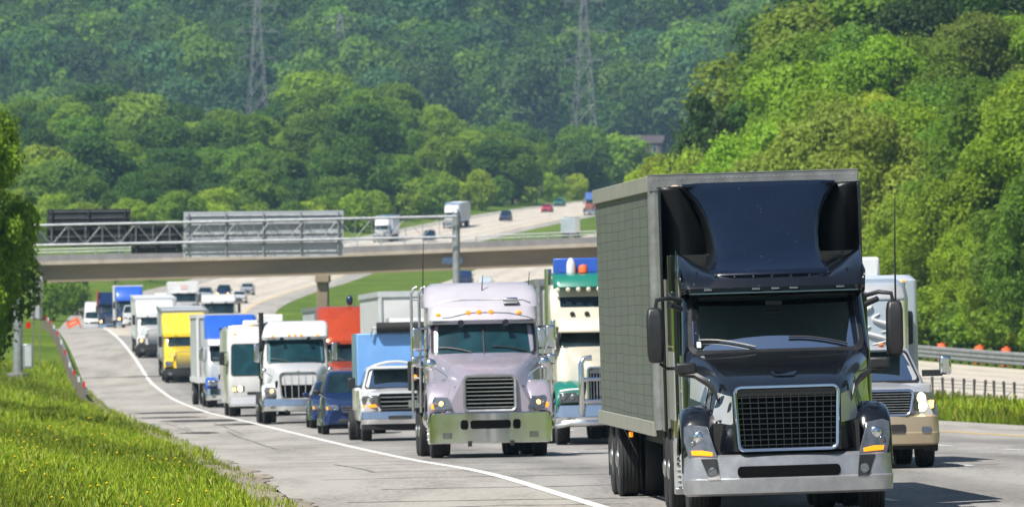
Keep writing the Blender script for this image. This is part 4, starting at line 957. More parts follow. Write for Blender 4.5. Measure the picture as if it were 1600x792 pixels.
def rect_grille(root, hw0, hw1, z0, z1, yf, frame='chrome', bars='h', n=9, nv=11, back='void', barm='steel', fr=.05, r=.05, rake=0.06):
    """grille in a frame; yf = y of the face at the bottom"""
    y = lambda z: yf+rake*(z-z0)/(z1-z0)
    hw = lambda z: hw0+(hw1-hw0)*(z-z0)/(z1-z0)
    def loop(off, dy):
        P = []
        zz0, zz1 = z0-off, z1+off; rr = r+off
        for cx, cz, a0 in ((1, 1, 0), (-1, 1, 90), (-1, -1, 180), (1, -1, 270)):
            for k in range(5):
                a = math.radians(a0+22.5*k); z = (zz1-rr if cz > 0 else zz0+rr)+rr*math.sin(a); w = hw(min(max(z, z0), z1))+off
                P.append((cx*(w-rr)+rr*math.cos(a), y(z)+dy, z))
        return P
    mb = MB(); mb.loft([loop(0, .03), loop(0, -.02), loop(fr*.3, -.045), loop(fr*.8, -.045), loop(fr, -.02), loop(fr, .06)], True, False, False, True)
    g = mb.build('grille', frame, root, angle=60)
    MB().add([p for p in loop(.0, .028)], [tuple(range(20))]).build('grille_backing', back, g)
    b = MB()
    if bars in ('h', 'grid'):
        for i in range(n):
            z = z0+(z1-z0)*(i+.5)/n; w = hw(z)-.005
            t = .009 if bars == 'grid' else (z1-z0)/n*.25
            b.box(-w, w, y(z)-.012 if bars == 'grid' else y(z)-.03, y(z)+.02, z-t/2, z+t/2)
    if bars in ('v', 'grid'):
        for i in range(nv):
            q = -1+2*(i+.5)/nv; t = .006 if bars == 'grid' else .022
            x0, x1 = q*hw(z0), q*hw(z1)
            b.add([(x0-t/2, y(z0)-.005, z0+.01), (x0+t/2, y(z0)-.005, z0+.01), (x1+t/2, y(z1)-.005, z1-.01), (x1-t/2, y(z1)-.005, z1-.01),
                   (x0-t/2, y(z0)+.022, z0+.01), (x0+t/2, y(z0)+.022, z0+.01), (x1+t/2, y(z1)+.022, z1-.01), (x1-t/2, y(z1)+.022, z1-.01)], [(0, 1, 2, 3), (7, 6, 5, 4), (0, 4, 5, 1), (1, 5, 6, 2), (2, 6, 7, 3), (3, 7, 4, 0)])
    b.build('grille_bars', barm, g); return g
def cabin(t, y0, z0, z1, w, drv=.45, back=1.25):
    MB().box(-w-.02, w+.02, y0+.12, y0+.42, z0-.3, z0-.015).build('dashboard', 'dash', t, bevel=.05)
    MB().box(-w, w, y0+back, y0+back+.03, z0-.9, z1+.02).build('cabin_wall', 'interior', t)
    MB().box(-w, w, y0+.2, y0+back, z1+.03, z1+.045).build('headliner', 'interior', t)
    for s in (-1, 1):
        q = MB(); q.box(s*drv-.24, s*drv+.24, y0+.95, y0+1.1, z0-.7, z0+.26); o = q.build('seat', 'interior', t, bevel=.06); MB().box(s*drv-.12, s*drv+.12, y0+.97, y0+1.07, z0+.29, z0+.47).build('headrest', 'interior', o, bevel=.04)
    MB().tube([(drv+.21*math.cos(a), y0+.5+.10*math.sin(a), z0-.02+.18*math.sin(a)) for a in np.linspace(0, 2*math.pi, 21)], .018, 6).build('steering_wheel', 'plastic', t)
    MB().box(-.10, .10, y0+.47, y0+.5, z1-.12, z1-.06).build('rear_view_mirror', 'plastic', t, bevel=.01)
FEN = [(.28, .86), (.32, 1.06), (.45, 1.22), (.68, 1.30), (1.0, 1.33), (1.35, 1.29), (1.62, 1.16), (1.78, .98)]
def tractor(label, S, group=None, name='semi_truck'):
    g = lambda k, dflt=None: S.get(k, dflt)
    t = thing(name, label, 'semi truck', group=group)
    P = g('paint', 'white'); P2 = g('fender', P); PR = g('roofpaint', P)
    c = MB(); c.box(-.42, -.30, .5, 7.4, .62, .88); c.box(.30, .42, .5, 7.4, .62, .88); c.box(-.85, .85, .35, 4.2, .50, 1.15); c.box(-.7, .7, 4.2, 7.2, .75, .95)
    c.cyl((-1.0, 1.2, .5), (1.0, 1.2, .5), .09, 10); c.cyl((-.9, 5.6, .52), (.9, 5.6, .52), .12, 10); c.cyl((-.9, 6.9, .52), (.9, 6.9, .52), .12, 10); c.build('chassis', 'under', t)
    sec = g('hood', [(.12, .50, 1.70, .60, .82), (.5, .56, 1.76, .78, .85), (1.2, .72, 1.86, .92, 1.0), (2.15, .92, 1.98, 1.05, 1.0)])
    hood_mesh(sec, g('bulge', 0)).build('hood', P, t, angle=32)
    z0, z1, w0, w1 = g('ws', (2.0, 2.68, .93, .90)); yb = g('yb', 4.4)
    CWd = g('cabhw', 1.06); yws = g('yws', (2.05, 2.55)); rf = g('cabrf', .24)
    cab = LB([(.95, CWd, 1.95, yb, .12, rf), (1.6, CWd, 1.95, yb, .14, rf), (z0-.05, CWd, yws[0]-.03, yb, .16, rf), (z1+.03, CWd-.04, yws[1], yb, .14, rf), (z1+.10, CWd-.06, yws[1]+.06, yb, .14, rf)])
    if g('interior'):
        mb = MB(); cab.mesh_open(mb, z0, z1, w0, w1); mb.build('cab', g('cabpaint', P), t)
        sr = MB(); cab.frame(sr, z0, z1, w0, w1, .05, .012, .07); sr.build('windshield_seal', 'plastic', t)
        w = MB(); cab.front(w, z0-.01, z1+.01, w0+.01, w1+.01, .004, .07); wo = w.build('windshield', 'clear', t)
        cabin(t, yws[0], z0, z1, w0, g('drv', .45))
    else:
        mb = MB(); cab.mesh(mb); mb.build('cab', g('cabpaint', P), t)
        sr = MB(); cab.front(sr, z0-.04, z1+.04, w0+.04, w1+.04, .008, .10); sr.build('windshield_seal', 'plastic', t)
        w = MB(); cab.front(w, z0, z1, w0, w1, .02, .08); wo = w.build('windshield', g('wglass', 'glass'), t)
    if g('split'):
        d_ = MB(); d_.tube([(0, cab.yfront(0, z)-.025, z) for z in np.linspace(z0, z1, 5)], .018, 6); d_.build('divider', 'plastic', wo)
    for sg in (-1, 1):
        sw = MB(); cab.side(sw, sg, yws[0]+.45, 3.2, z0-.05, z1-.06, .012, yws[1]+.28, 3.2); sw.build('side_window', 'glass', t)
        dl = MB(); dl.box(sg*(CWd+.004)-.02, sg*(CWd+.004)+.02, 2.45, 2.6, 1.5, 1.54); dl.build('door_handle', 'chrome', t)
    if g('wipers', True): wiper_pair(t, cab, z0, w0)
    if g('roof'):
        rb = LB(g('roof'), .1); mb = MB(); rb.mesh(mb); mb.build('roof_fairing', PR, t)
        if g('roofwin'):
            a = g('roofwin'); q = MB(); rb.front(q, a[0], a[1], a[2], a[2], .012, .04); q.build('roof_window', 'glass', t)
    if g('visor'):
        vz0, vz1, vw, vy0, vy1 = g('visor'); v = MB(); rows = []
        for i in range(5):
            q = i/4; rows.append([(vw*(2*j/12-1), vy0+(vy1-vy0)*q+.14*((2*j/12-1)**2), vz0+(vz1-vz0)*q) for j in range(13)])
        v.grid(rows); v.build('sun_visor', g('visorpaint', P), t, solid=.035)
    for x, z in g('markers', ()):
        q = LB(g('roof')) if g('roof') else cab
        MB().ball((x, q.yfront(x, z)-.01, z), .055, .05, .04, 6).build('marker_light', 'amber', t)
    fx = g('fx', (.72, 1.2))
    for sg in (-1, 1):
        fender(t, P2, sg, fx[0], fx[1], g('fen', FEN))
        for wx, wy, du in ((1.02, 1.2, False), (1.06, 5.6, True), (1.06, 6.9, True)): wheel(t, sg*wx, wy, .52, .28, 24, g('rim', 'steel'), sg, du)
        tk = MB(); tk.lathe([(0, 0), (.30, 0), (.315, .03), (.315, 1.35), (.30, 1.38), (0, 1.38)], (sg*.88, 2.5, .78), 'y', 20); tk.build('fuel_tank', g('tank', 'chrome'), t)
        MB().box(sg*1.0-.16, sg*1.0+.16, 1.95, 2.4, .38, .44).build('step', 'steel', t); MB().box(sg*1.0-.16, sg*1.0+.16, 1.95, 2.4, .70, .75).build('step', 'steel', t)
        hp = g('head', [(.74, .93), (1.10, .95), (1.15, 1.10), (1.08, 1.22), (.80, 1.20)])
        headlamp(t, sg, hp, g('heady', lambda x, z: .10+.28*max(0, x-.7)+.15*(z-.9)), g('lit', 0), g('amberpoly'), g('bulbs', ((.88, 1.06, .075, 'lens'), (1.03, 1.07, .06, 'lens'))))
        for mm in g('mirrors', ((1.32, 2.35, 2.3, .19, .62, 'plastic'),)):
            mirror_set(t, sg, mm[0], mm[1], mm[2], mm[3], mm[4], mm[5], xa=CWd, arm=g('armm', 'chrome'))
        for hm in g('hoodmirror', ()):
            b = MB(); b.ball((sg*hm[0], hm[1], hm[2]), hm[3], .07, hm[3], 9); o = b.build('hood_mirror', g('hmm', 'chrome'), t)
            MB().tube([(sg*hm[0], hm[1]+.05, hm[2]-.02), (sg*(hm[0]-.28), hm[1]-.02, hm[2]-.20), (sg*(hm[0]-.42), hm[1], hm[2]-.42)], .016, 6).build('mirror_arm', 'chrome', o)
    for sg in g('stacks', ()):
        s = MB(); s.cyl((sg*1.12, 3.6 if g('stacky') is None else g('stacky'), 1.1), (sg*1.12, 3.6 if g('stacky') is None else g('stacky'), g('stacktop', 3.9)), .085, 14); s.build('exhaust_stack', g('stackm', 'chrome'), t)
        s = MB(); s.cyl((sg*1.12, g('stacky', 3.6), 1.5), (sg*1.12, g('stacky', 3.6), 2.7), .125, 14); s.build('heat_shield', g('stackm', 'steel'), t)
    bz = g('bumper', (.32, .86, 1.22)); bb = bumper_body(bz[2], bz[0], bz[1], 0, .2, .25, g('blip', .03)) if not g('bflat') else LB([(bz[0], bz[2]-.01, .02, .5, .22, .2), (bz[0]+.02, bz[2], 0, .5, .22, .2), (bz[1]-.02, bz[2], 0, .5, .22, .2), (bz[1], bz[2]-.01, .02, .5, .22, .2)]); mb = MB(); bb.mesh(mb); bo = mb.build('bumper', g('bumperm', 'chrome'), t)
    for (xc, zc, ww, hh) in g('slots', ((0, None, .42, .13),)):
        zc = (bz[0]+bz[1])/2+.04 if zc is None else zc
        q = MB(); bb.front(q, zc-hh/2, zc+hh/2, ww, ww, .01, .05, xc); q.build('bumper_slot', 'void', bo)
    gr = g('grille', dict(hw0=.48, hw1=.50, z0=.90, z1=1.68, yf=.10))
    if gr: rect_grille(t, **gr)
    if g('emblem'): MB().ball((0, sec[0][0]+.06, sec[0][2]+.05), .07, .035, .05, 6).build('hood_emblem', 'chrome', t) if name == 'semi_truck' and P not in ('black',) else None
    if P != 'black':
        for sg in (-1, 1):
            q = MB(); bb.front(q, bz[0]+.10, bz[0]+.22, .09, .09, .012, .03, sg*.86); q.build('fog_lamp', 'lens', bo)
            MB().box(sg*.42-.04, sg*.42+.04, -.05, .02, bz[0]-.06, bz[0]+.05).build('tow_hook', 'under', bo, bevel=.01)
            wt, zt, wb, zl = sec[0][1:]
            iv = MB(); iv.box(sg*(wt+.10)-.05, sg*(wt+.10)+.05, sec[0][0]+.10, sec[0][0]+.16, zl+.35, zt-.22); iv.build('hood_intake', 'void', t, bevel=.015)
            if g('roof') and not g('roofwin'):
                zr = g('roof')[0][0]; h_ = MB(); h_.lathe([(.02, .3), (.025, .1), (.06, 0), (.07, -.02)], (sg*.45, 2.2, zr+.02), 'y', 10); h_.build('air_horn', 'chrome', t)
            MB().tube([(sg*(CWd+.03), 2.3, 1.5), (sg*(CWd+.07), 2.3, 1.6), (sg*(CWd+.07), 2.3, 2.3), (sg*(CWd+.03), 2.3, 2.4)], .018, 6).build('grab_handle', 'chrome', t)
    for x, y, za, zb_ in g('antennas', ()): antenna(t, x, y, za, zb_)
    t['cabref'] = 1
    return t, cab
def trailer(label, L, W, zb, zt, m, frame, group=None, axles=2, name='semi_trailer', doors=False, y0=0):
    """front wall at y=0"""
    t = thing(name, label, 'trailer', group=group); h = W/2
    MB().box(-h+.03, h-.03, .03, L-.03, zb, zt-.02).build('box_body', m, t, bevel=.03)
    f = MB()
    for s in (-1, 1):
        f.box(s*(h-.01)-.03, s*(h-.01)+.03, -.01, L+.01, zt-.16, zt); f.box(s*(h-.01)-.03, s*(h-.01)+.03, -.01, L+.01, zb-.06, zb+.16)
        f.cyl((s*(h-.07), .06, zb), (s*(h-.07), .06, zt), .085, 12)
    f.box(-h, h, -.02, .06, zt-.17, zt+.002); f.box(-h, h, -.02, .06, zb-.06, zb+.2)
    f.build('frame_rail', frame, t)
    c = MB(); c.box(-.55, .55, .8, L-.2, zb-.22, zb-.07); c.box(-.5, .5, L-5, L-1, .55, zb-.2)
    for s in (-1, 1): c.box(s*.55-.06, s*.55+.06, 2.2, 2.35, .35, zb-.1)
    c.build('undercarriage', 'under', t)
    for s in (-1, 1):
        for k in range(axles): wheel(t, s*(h-.16), L-3.2+1.3*k, .51, .27, 24, 'steel', s, True)
    return t
def box_windows(): pass
# ------------------------------------------------------------------ the black semi truck
M['gridbar'] = mat('dark_grille_bar', (.05, .058, .062), .4, .6, .2, 5)
def black_truck():
    S = dict(paint='black', ws=(1.99, 2.63, 1.0, .97), yws=(2.0, 2.72), yb=5.6, cabhw=1.12, cabrf=.22, split=False,
             hood=[(.19, .60, 1.56, .62, .82), (.34, .66, 1.63, .78, .83), (.66, .76, 1.70, .99, .88), (1.25, .88, 1.83, 1.06, 1.0), (2.05, 1.04, 1.96, 1.10, 1.0)],
             fx=(.80, 1.235), fen=[(.40, .78), (.43, .98), (.48, 1.16), (.62, 1.28), (.88, 1.345), (1.2, 1.345), (1.55, 1.26), (1.80, 1.06), (1.9, .85)],
             head=[(.82, .755), (1.155, .755), (1.205, .95), (1.20, 1.12), (1.12, 1.15), (.93, 1.12)], heady=lambda x, z: .14+.36*max(0, x-.8)+.22*(z-.75), lit=1,
             amberpoly=[(.88, .775), (1.12, .79), (1.13, .845), (1.0, .845), (.88, .82)], bulbs=((1.03, 1.0, .075, 'chrome'), (1.10, .92, .045, 'lens')),
             interior=True, mirrors=(), bumper=(.31, .785, 1.23), bumperm='bumper_silver', slots=((0, .585, .60, .13),),
             grille=dict(hw0=.545, hw1=.575, z0=.86, z1=1.535, yf=.10, frame='chrome', bars='grid', n=11, nv=12, fr=.05, r=.045, barm='gridbar', rake=.07), tank='steel', roof=None)
    t, cab = tractor('glossy black semi truck with chrome framed grille, nearest and largest truck on the highway', S)
    # bumper insets and fog lamps
    bb = bumper_body(1.23, .31, .785, 0, .2, .25, .03)
    for sg in (-1, 1):
        q = MB(); rows = []
        for i in range(6):
            z = .50+.245*i/5; xa = .80+.03*i/5; xb_ = .93+.09*i/5
            rows.append([(sg*(xa+(xb_-xa)*j/4), bb.yfront(xa+(xb_-xa)*j/4, z)-.008, z) for j in range(5)])
        q.grid(rows); o = q.build('fog_lamp_inset', 'plastic', t)
        b = MB(); x, z = .885, .585; b.lathe([(0, -.03), (.05, -.025), (.062, 0), (.062, .03)], (sg*x, bb.yfront(x, z), z), 'y', 16); b.build('fog_lamp', 'lens', o)
        # silver flank panels beside the grille and above the fender
        hs = S['hood']
        def flank(y, zz, s):
            for a, b_ in zip(hs, hs[1:]):
                if y <= b_[0]: k = (y-a[0])/(b_[0]-a[0]); break
            wt, zt, wb, zl = [a[i]*(1-k)+b_[i]*k for i in range(1, 5)]
            q_ = min(1, max(0, (zt-.12-zz)/(zt-.12-zl))); mx, mz = wt+(wb-wt)*.45, zl+(zt-zl)*.5
            if zz > mz: x = wt+.02+(mx-wt-.02)*(zt-.12-zz)/max(.01, (zt-.12-mz))
            else: x = mx+(wb*.995-mx)*(mz-zz)/max(.01, mz-zl-.06)
            return x+.007
        def panel(name, m, ya, yb_, za, zb_, slope=0., shear=0.):
            rows = []
            for i in range(6):
                k = i/5; rows.append([(sg*flank(ya+(yb_-ya)*j/8+shear*k, za+(zb_-za)*k+slope*j/8, sg), ya+(yb_-ya)*j/8+shear*k, za+(zb_-za)*k+slope*j/8) for j in range(9)])
            b = MB(); b.grid(rows); return b.build(name, m, t)
        panel('silver_panel', 'silver', .21, .60, 1.13, 1.46, .05)
        panel('mesh_vent', 'vent', .72, .86, 1.30, 1.60, .03, .12)
        panel('silver_panel', 'silver', .98, 1.9, 1.38, 1.66, .06)
    # hood crease scoop
    sc = MB(); sc.add([(-.17, .62, 1.735), (.17, .62, 1.735), (.10, .42, 1.685), (-.10, .42, 1.685), (-.13, .60, 1.742), (.13, .60, 1.742)], [(0, 3, 2, 1), (0, 1, 5, 4), (4, 5, 2, 3), (0, 4, 3), (1, 2, 5)]); sc.build('hood_scoop', 'black', t, bevel=.012)
    # brow with horns that carries the marker lights
    rows = []
    for yy, zz, hn in ((2.62, 2.655, 0), (2.40, 2.675, 0), (2.37, 2.73, 0), (2.46, 2.83, 0.02), (2.75, 2.86, .12), (3.1, 2.87, .27), (3.5, 2.88, .30)):
        rows.append([(1.10*x, yy+.16*x*x, zz+hn*max(0, (abs(x)-.4)/.6)**1.4) for x in np.linspace(-1, 1, 21)])
    b = MB(); b.grid(rows)
    for i in range(9):
        x = -.9+1.8*i/8; b.ball((x, 2.62+.16*x*x, 2.853+.12*max(0, (abs(x)/1.1-.4)/.6)**1.4), .011, None, None, 5)
    brow = b.build('roof_brow', 'black', t, solid=.03)
    for sg in (-1, 1):
        b = MB(); b.loft([[(sg*1.10, 2.55, 2.66), (sg*1.115, 2.6, 2.90), (sg*1.10, 3.0, 3.0)], [(sg*1.13, 3.5, 2.6), (sg*1.13, 3.5, 2.95), (sg*1.12, 3.5, 3.2)]], False, False, False, True); b.build('brow_side', 'black', t, solid=.02)
    for x in (-.78, -.21, .02, .24, .80): MB().box(x-.05, x+.05, 2.345+.16*(x/1.1)**2, 2.385+.16*(x/1.1)**2, 2.695, 2.72).build('marker_light', 'lens', t, bevel=.006)
    # scooped fairing
    FR = ((2.86, 2.75, .80), (2.92, 2.98, .71), (3.02, 3.25, .64), (3.2, 3.62, .61), (3.4, 4.0, .63), (3.6, 4.35, .68), (3.8, 4.72, .77), (3.94, 5.0, .87), (4.0, 5.12, .93))
    rows = [[(x*hw, y+.10*x*x+.10*max(0, (abs(x)-.8)/.2)**2, z) for x in np.linspace(-1, 1, 25)] for z, y, hw in FR]
    b = MB(); b.grid(rows); b.build('roof_fairing', 'fairing_navy', t, solid=.03, angle=50)
    for sg in (-1, 1):
        rows = [[(sg*(hw+.015*q+.02*q), y+.2+(5.5-y-.2)*q, z) for q in (0, .12, .4, .7, 1)] for z, y, hw in FR]
        b = MB(); b.grid(rows); b.build('fairing_side', 'sideblack', t, solid=.02)
        rows = [[(sg*(hw+.035+(1.245-hw-.035)*q), 5.5, z) for q in (0, .5, 1)] for z, y, hw in FR]
        b = MB(); b.grid(rows); b.build('fairing_panel', 'sideblack', t, solid=.02)
    b = MB(); b.add([(-.93, 5.12, 4.0), (.93, 5.12, 4.0), (.96, 5.56, 4.0), (-.96, 5.56, 4.0)], [(0, 1, 2, 3)]); b.build('fairing_top', 'fairing_navy', t, solid=.03)
    # sleeper and side extenders
    sl = LB([(.62, 1.17, 3.3, 5.3, 0, .05), (2.62, 1.17, 3.3, 5.4, 0, .05), (2.7, 1.17, 4.7, 5.4, 0, .05), (3.15, 1.17, 4.7, 5.4, 0, .05)]); b = MB(); sl.mesh(b); b.build('sleeper', 'black', t, bevel=.02)
    for sg in (-1, 1):
        MB().box(sg*1.225-.02, sg*1.225+.02, 5.2, 6.2, 1.0, 3.98).build('side_extender', 'black', t, bevel=.012)
        MB().box(sg*1.176-.004, sg*1.176+.004, 3.35, 5.15, 1.15, 1.98).build('silver_panel', 'silver', t)
        MB().box(sg*1.178-.004, sg*1.178+.004, 3.32, 5.18, 2.03, 2.05).build('pinstripe', 'gold', t)
        MB().box(sg*1.128-.004, sg*1.128+.004, 2.35, 3.25, 1.15, 1.75).build('silver_panel', 'silver', t)
        # lower side skirt, tank steps, lug nut row
        sk = MB(); sk.box(sg*1.12-.1, sg*1.12+.1, 2.0, 3.3, .32, .95); sk.build('side_skirt', 'silver', t, bevel=.04)
        MB().box(sg*1.14-.12, sg*1.14+.12, 1.94, 2.3, .30, .38).build('step', 'steel', t, bevel=.01)
        ln = MB()
        for k in range(7): ln.ball((sg*1.235, 1.06+.05*k, .40+.062*k), .024, .024, .02, 5)
        ln.build('lug_nuts', 'chrome', t)
        # mirrors
        mz = 2.19
        o = MB(); o.loft([[(sg*(1.34), 2.32, mz-.33), (sg*1.50, 2.32, mz-.33), (sg*1.52, 2.45, mz-.33), (sg*1.33, 2.45, mz-.33)], [(sg*1.335, 2.29, mz-.2), (sg*1.525, 2.29, mz-.2), (sg*1.53, 2.46, mz-.2), (sg*1.32, 2.46, mz-.2)], [(sg*1.34, 2.29, mz+.22), (sg*1.53, 2.29, mz+.22), (sg*1.53, 2.46, mz+.22), (sg*1.33, 2.46, mz+.22)], [(sg*1.36, 2.33, mz+.33), (sg*1.51, 2.33, mz+.33), (sg*1.51, 2.46, mz+.33), (sg*1.35, 2.46, mz+.33)]], True, True, True, False)
        o = o.build('side_mirror', 'plastic', t, bevel=.035, seg=3)
        MB().box(sg*1.43-.08, sg*1.43+.08, 2.462, 2.468, mz-.28, mz+.28).build('mirror_glass', 'chrome', o)
        a = MB(); a.tube([(sg*1.10, 2.55, mz+.40), (sg*1.25, 2.42, mz+.44), (sg*1.40, 2.38, mz+.42), (sg*1.42, 2.38, mz+.3)], .026, 8); a.build('mirror_arm', 'plastic', o); a = MB(); a.tube([(sg*1.10, 2.5, mz+.30), (sg*1.24, 2.42, mz+.36)], .035, 8); a.build('mirror_arm', 'plastic', o); a = MB(); a.tube([(sg*1.12, 2.5, mz-.40), (sg*1.3, 2.42, mz-.40), (sg*1.38, 2.38, mz-.34)], .02, 8); a.build('mirror_arm', 'plastic', o)
        o = MB(); o.loft([[(sg*1.0, .84, 1.72), (sg*1.26, .82, 1.74), (sg*1.27, .98, 1.74), (sg*1.0, 1.0, 1.72)], [(sg*1.02, .83, 1.87), (sg*1.25, .82, 1.865), (sg*1.26, .98, 1.865), (sg*1.02, 1.0, 1.87)]], True, True, True, False)
        o = o.build('hood_mirror', 'plastic', t, bevel=.03, seg=3)
        a = MB(); a.loft([[(sg*x, y, z-w), (sg*x, y-.03, z), (sg*x, y, z+w), (sg*x, y+.04, z)] for x, y, z, w in ((1.22, .88, 1.735, .025), (1.04, .86, 1.72, .04), (.90, .74, 1.63, .05), (.82, .60, 1.53, .055), (.79, .54, 1.43, .04), (.77, .52, 1.36, .015))], True, True, True, True); a.build('mirror_arm', 'plastic', o)
        if sg > 0: antenna(t, 1.45, 2.4, mz+.3, 3.75)
    wt = MB(); cab.front(wt, 2.03, 2.10, .025, .025, .024, .01, -.92); wt.build('windshield_tag', 'whiteflat', t)
    stand(t, X_at(1236, 93), 93., .018, 6., -.03)
    t.rotation_euler.x = -.004
    # its trailer
    W = 2.6; zt, zb = 4.20, 1.02
    q = thing('semi_trailer', 'olive green quilted box trailer pulled by the black semi truck', 'trailer')
    L = 12.; h = W/2
    b = MB(); b.box(-h+.02, h-.02, .02, L-.02, zb+.12, zt-.03); b.build('box_body', 'tarp', q)
    f = MB()
    for s in (-1, 1):
        f.box(s*h-.02, s*h+.02, .1, L, zt-.2, zt-.005)
    f.build('top_rail', 'olivepale', q, bevel=.008)
    f = MB(); f.box(-h, h, -.05, .03, zt-.19, zt); f.box(-h-.01, h+.01, -.055, .15, zt, zt+.015)
    rv = f
    for k in range(44):
        for zz in (zt-.05, zt-.14): rv.ball((-h+.05+(W-.1)*k/43, -.050, zz), .008, .008, .008, 4)

    f.build('front_rail', 'rail', q)
    fw = MB(); fw.box(-h+.08, h-.08, -.02, .018, zb, zt-.2); fw.build('front_wall', 'olive', q)
    for s in (-1, 1):
        p = MB(); p.cyl((s*(h-.07), .045, zb+.02), (s*(h-.07), .045, zt-.01), .09, 18); p.build('corner_post', 'rail', q)
        sk = MB(); sk.box(s*h-.03, s*h+.012, .1, L, zb-.06, zb+.12)
        for k in range(3): sk.box(s*h-.02, s*h+.022, .1, L, zb-.035+.055*k, zb-.015+.055*k)
        sk.build('skirt_rail', 'olivepale', q, bevel=.005)
        MB().box(s*h-.02, s*h+.03, 5.2, 5.3, zb-.15, zb-.08).build('marker_light', 'amber', q, bevel=.01)
        MB().box(s*(h-.09)-.008, s*(h-.09)+.008, -.055, -.035, 1.95, 3.7).build('air_line', 'under', q)
    MB().ball((-.98, -.07, zt-.20), .09, .05, .075, 8).build('marker_lamp', mat('pale_lens', (.55, .40, .30), .4, 0, .1, 5), q)
    c = MB(); c.box(-.9, .9, .8, L-.2, zb-.25, zb-.065); c.box(-.5, .5, L-4.4, L-1, .5, zb-.2); c.build('undercarriage', 'under', q)
    for s in (-1, 1):
        for yy in (8.9, 10.2): wheel(q, s*(h-.17), yy, .515, .28, 36, 'steel', s, True)
        MB().box(s*(h-.3)-.25, s*(h-.3)+.25, 11.2, 11.22, .25, .9).build('mud_flap', 'rubber', q)
    stand(q, 3.125, 99.6, .047, 12., -.03); q.rotation_euler.x = -.004; q.location.z = -.05
black_truck()

# ------------------------------------------------------------------ the lilac semi truck
def lilac_truck():
    S = dict(paint='lilac', roofpaint='sunlit_lilac', ws=(2.07, 2.66, 1.01, .99), yws=(2.1, 2.5), yb=4.6, cabhw=1.12, cabrf=.2, split=True, interior=True, bflat=True,
             hood=[(.16, .54, 1.64, .86, .88), (.3, .58, 1.68, .98, .9), (.8, .70, 1.83, 1.1, 1.0), (1.5, .86, 1.97, 1.12, 1.05), (2.2, 1.03, 2.07, 1.12, 1.05)],
             fx=(.62, 1.24), fen=[(.20, .92), (.26, 1.16), (.40, 1.38), (.68, 1.50), (1.0, 1.52), (1.4, 1.46), (1.7, 1.25), (1.85, 1.0)],
             head=[(.74, .97), (1.14, .95), (1.2, 1.08), (1.1, 1.22), (.82, 1.2)], heady=lambda x, z: .10+.30*max(0, x-.74)+.2*(z-.95), lit=1,
             bumper=(.29, .90, 1.23), slots=((0, .66, .40, .17), (-.52, .66, .075, .19), (.52, .66, .075, .19)), blip=.0,
             grille=dict(hw0=.47, hw1=.47, z0=.96, z1=1.58, yf=.07, frame='steel', bars='h', n=8, fr=.06, r=.05, barm='chrome', rake=.05),
             roof=[(2.66, 1.1, 2.30, 4.6, .10, .25), (2.74, 1.1, 2.24, 4.6, .10, .25), (3.0, 1.09, 2.42, 4.6, .12, .25), (3.02, 1.15, 2.62, 4.6, .12, .3), (3.25, 1.15, 2.85, 4.7, .14, .32), (3.42, 1.08, 3.15, 4.7, .14, .36), (3.50, .95, 3.5, 4.6, .12, .4)],
             markers=((-.9, 2.86), (-.3, 2.89), (-.08, 2.9), (.16, 2.9), (.72, 2.88)), mirrors=((1.34, 2.2, 2.38, .2, .46, 'chrome'), (1.36, 2.25, 1.93, .2, .2, 'chrome')),
             hoodmirror=((1.13, .9, 1.86, .12),), antennas=((-1.15, 3.4, 3.3, 4.35), (.02, 3.0, 3.3, 3.65), (.98, 3.4, 3.3, 3.7)), bulbs=((.96, 1.08, .05, 'litamber'), (1.07, 1.07, .04, 'lens')), amberpoly=[(1.10, .97), (1.16, .98), (1.175, 1.07), (1.12, 1.08)])
    t, cab = tractor('pale lilac semi truck with tall chrome bumper and slatted grille right of the white line', S)
    # ladder rack and equipment behind the cab at the left
    r = MB()
    for x in (-1.34, -1.18): r.tube([(x, 4.7, .9), (x, 4.7, 3.3), (x+.05, 4.7, 3.42), (x+.12, 4.7, 3.45)], .03, 8)
    for z in (1.6, 2.2, 2.75, 3.2): r.tube([(-1.34, 4.7, z), (-1.18, 4.7, z)], .025, 8)
    r.build('ladder_rack', 'steel', t)
    MB().box(-1.42, -1.12, 4.75, 5.3, 1.35, 1.95).build('tool_box', 'under', t, bevel=.03); MB().ball((-1.3, 4.72, 1.62), .06, .04, .06, 6).build('marker_light', 'amber', t)
    hb = MB(); hb.tube([(-.95, 2.18, 3.06), (-.8, 2.14, 3.12), (-.4, 2.2, 3.14), (.4, 2.2, 3.14), (.8, 2.14, 3.12), (.95, 2.18, 3.06)], .014, 6); hb.build('roof_trim', 'steel', t)
    MB().box(.42, .72, 2.55, 2.8, 3.06, 3.18).build('roof_lamp', 'chrome', t, bevel=.03)
    fl = MB(); fl.box(-1.25, 1.25, 4.9, 9.5, 1.0, 1.15); fl.box(-1.25, 1.25, 4.9, 5.0, 1.15, 1.5); fl.build('flat_bed', 'steel', t)
    for sg in (-1, 1):
        ln = MB()
        for k in range(5): ln.ball((sg*1.2, 1.0, .38+.09*k), .035, .03, .03, 5)
        ln.build('lug_nuts', 'chrome', t)
    stand(t, X_at(768, 158), 158., .052, 6.)
lilac_truck()

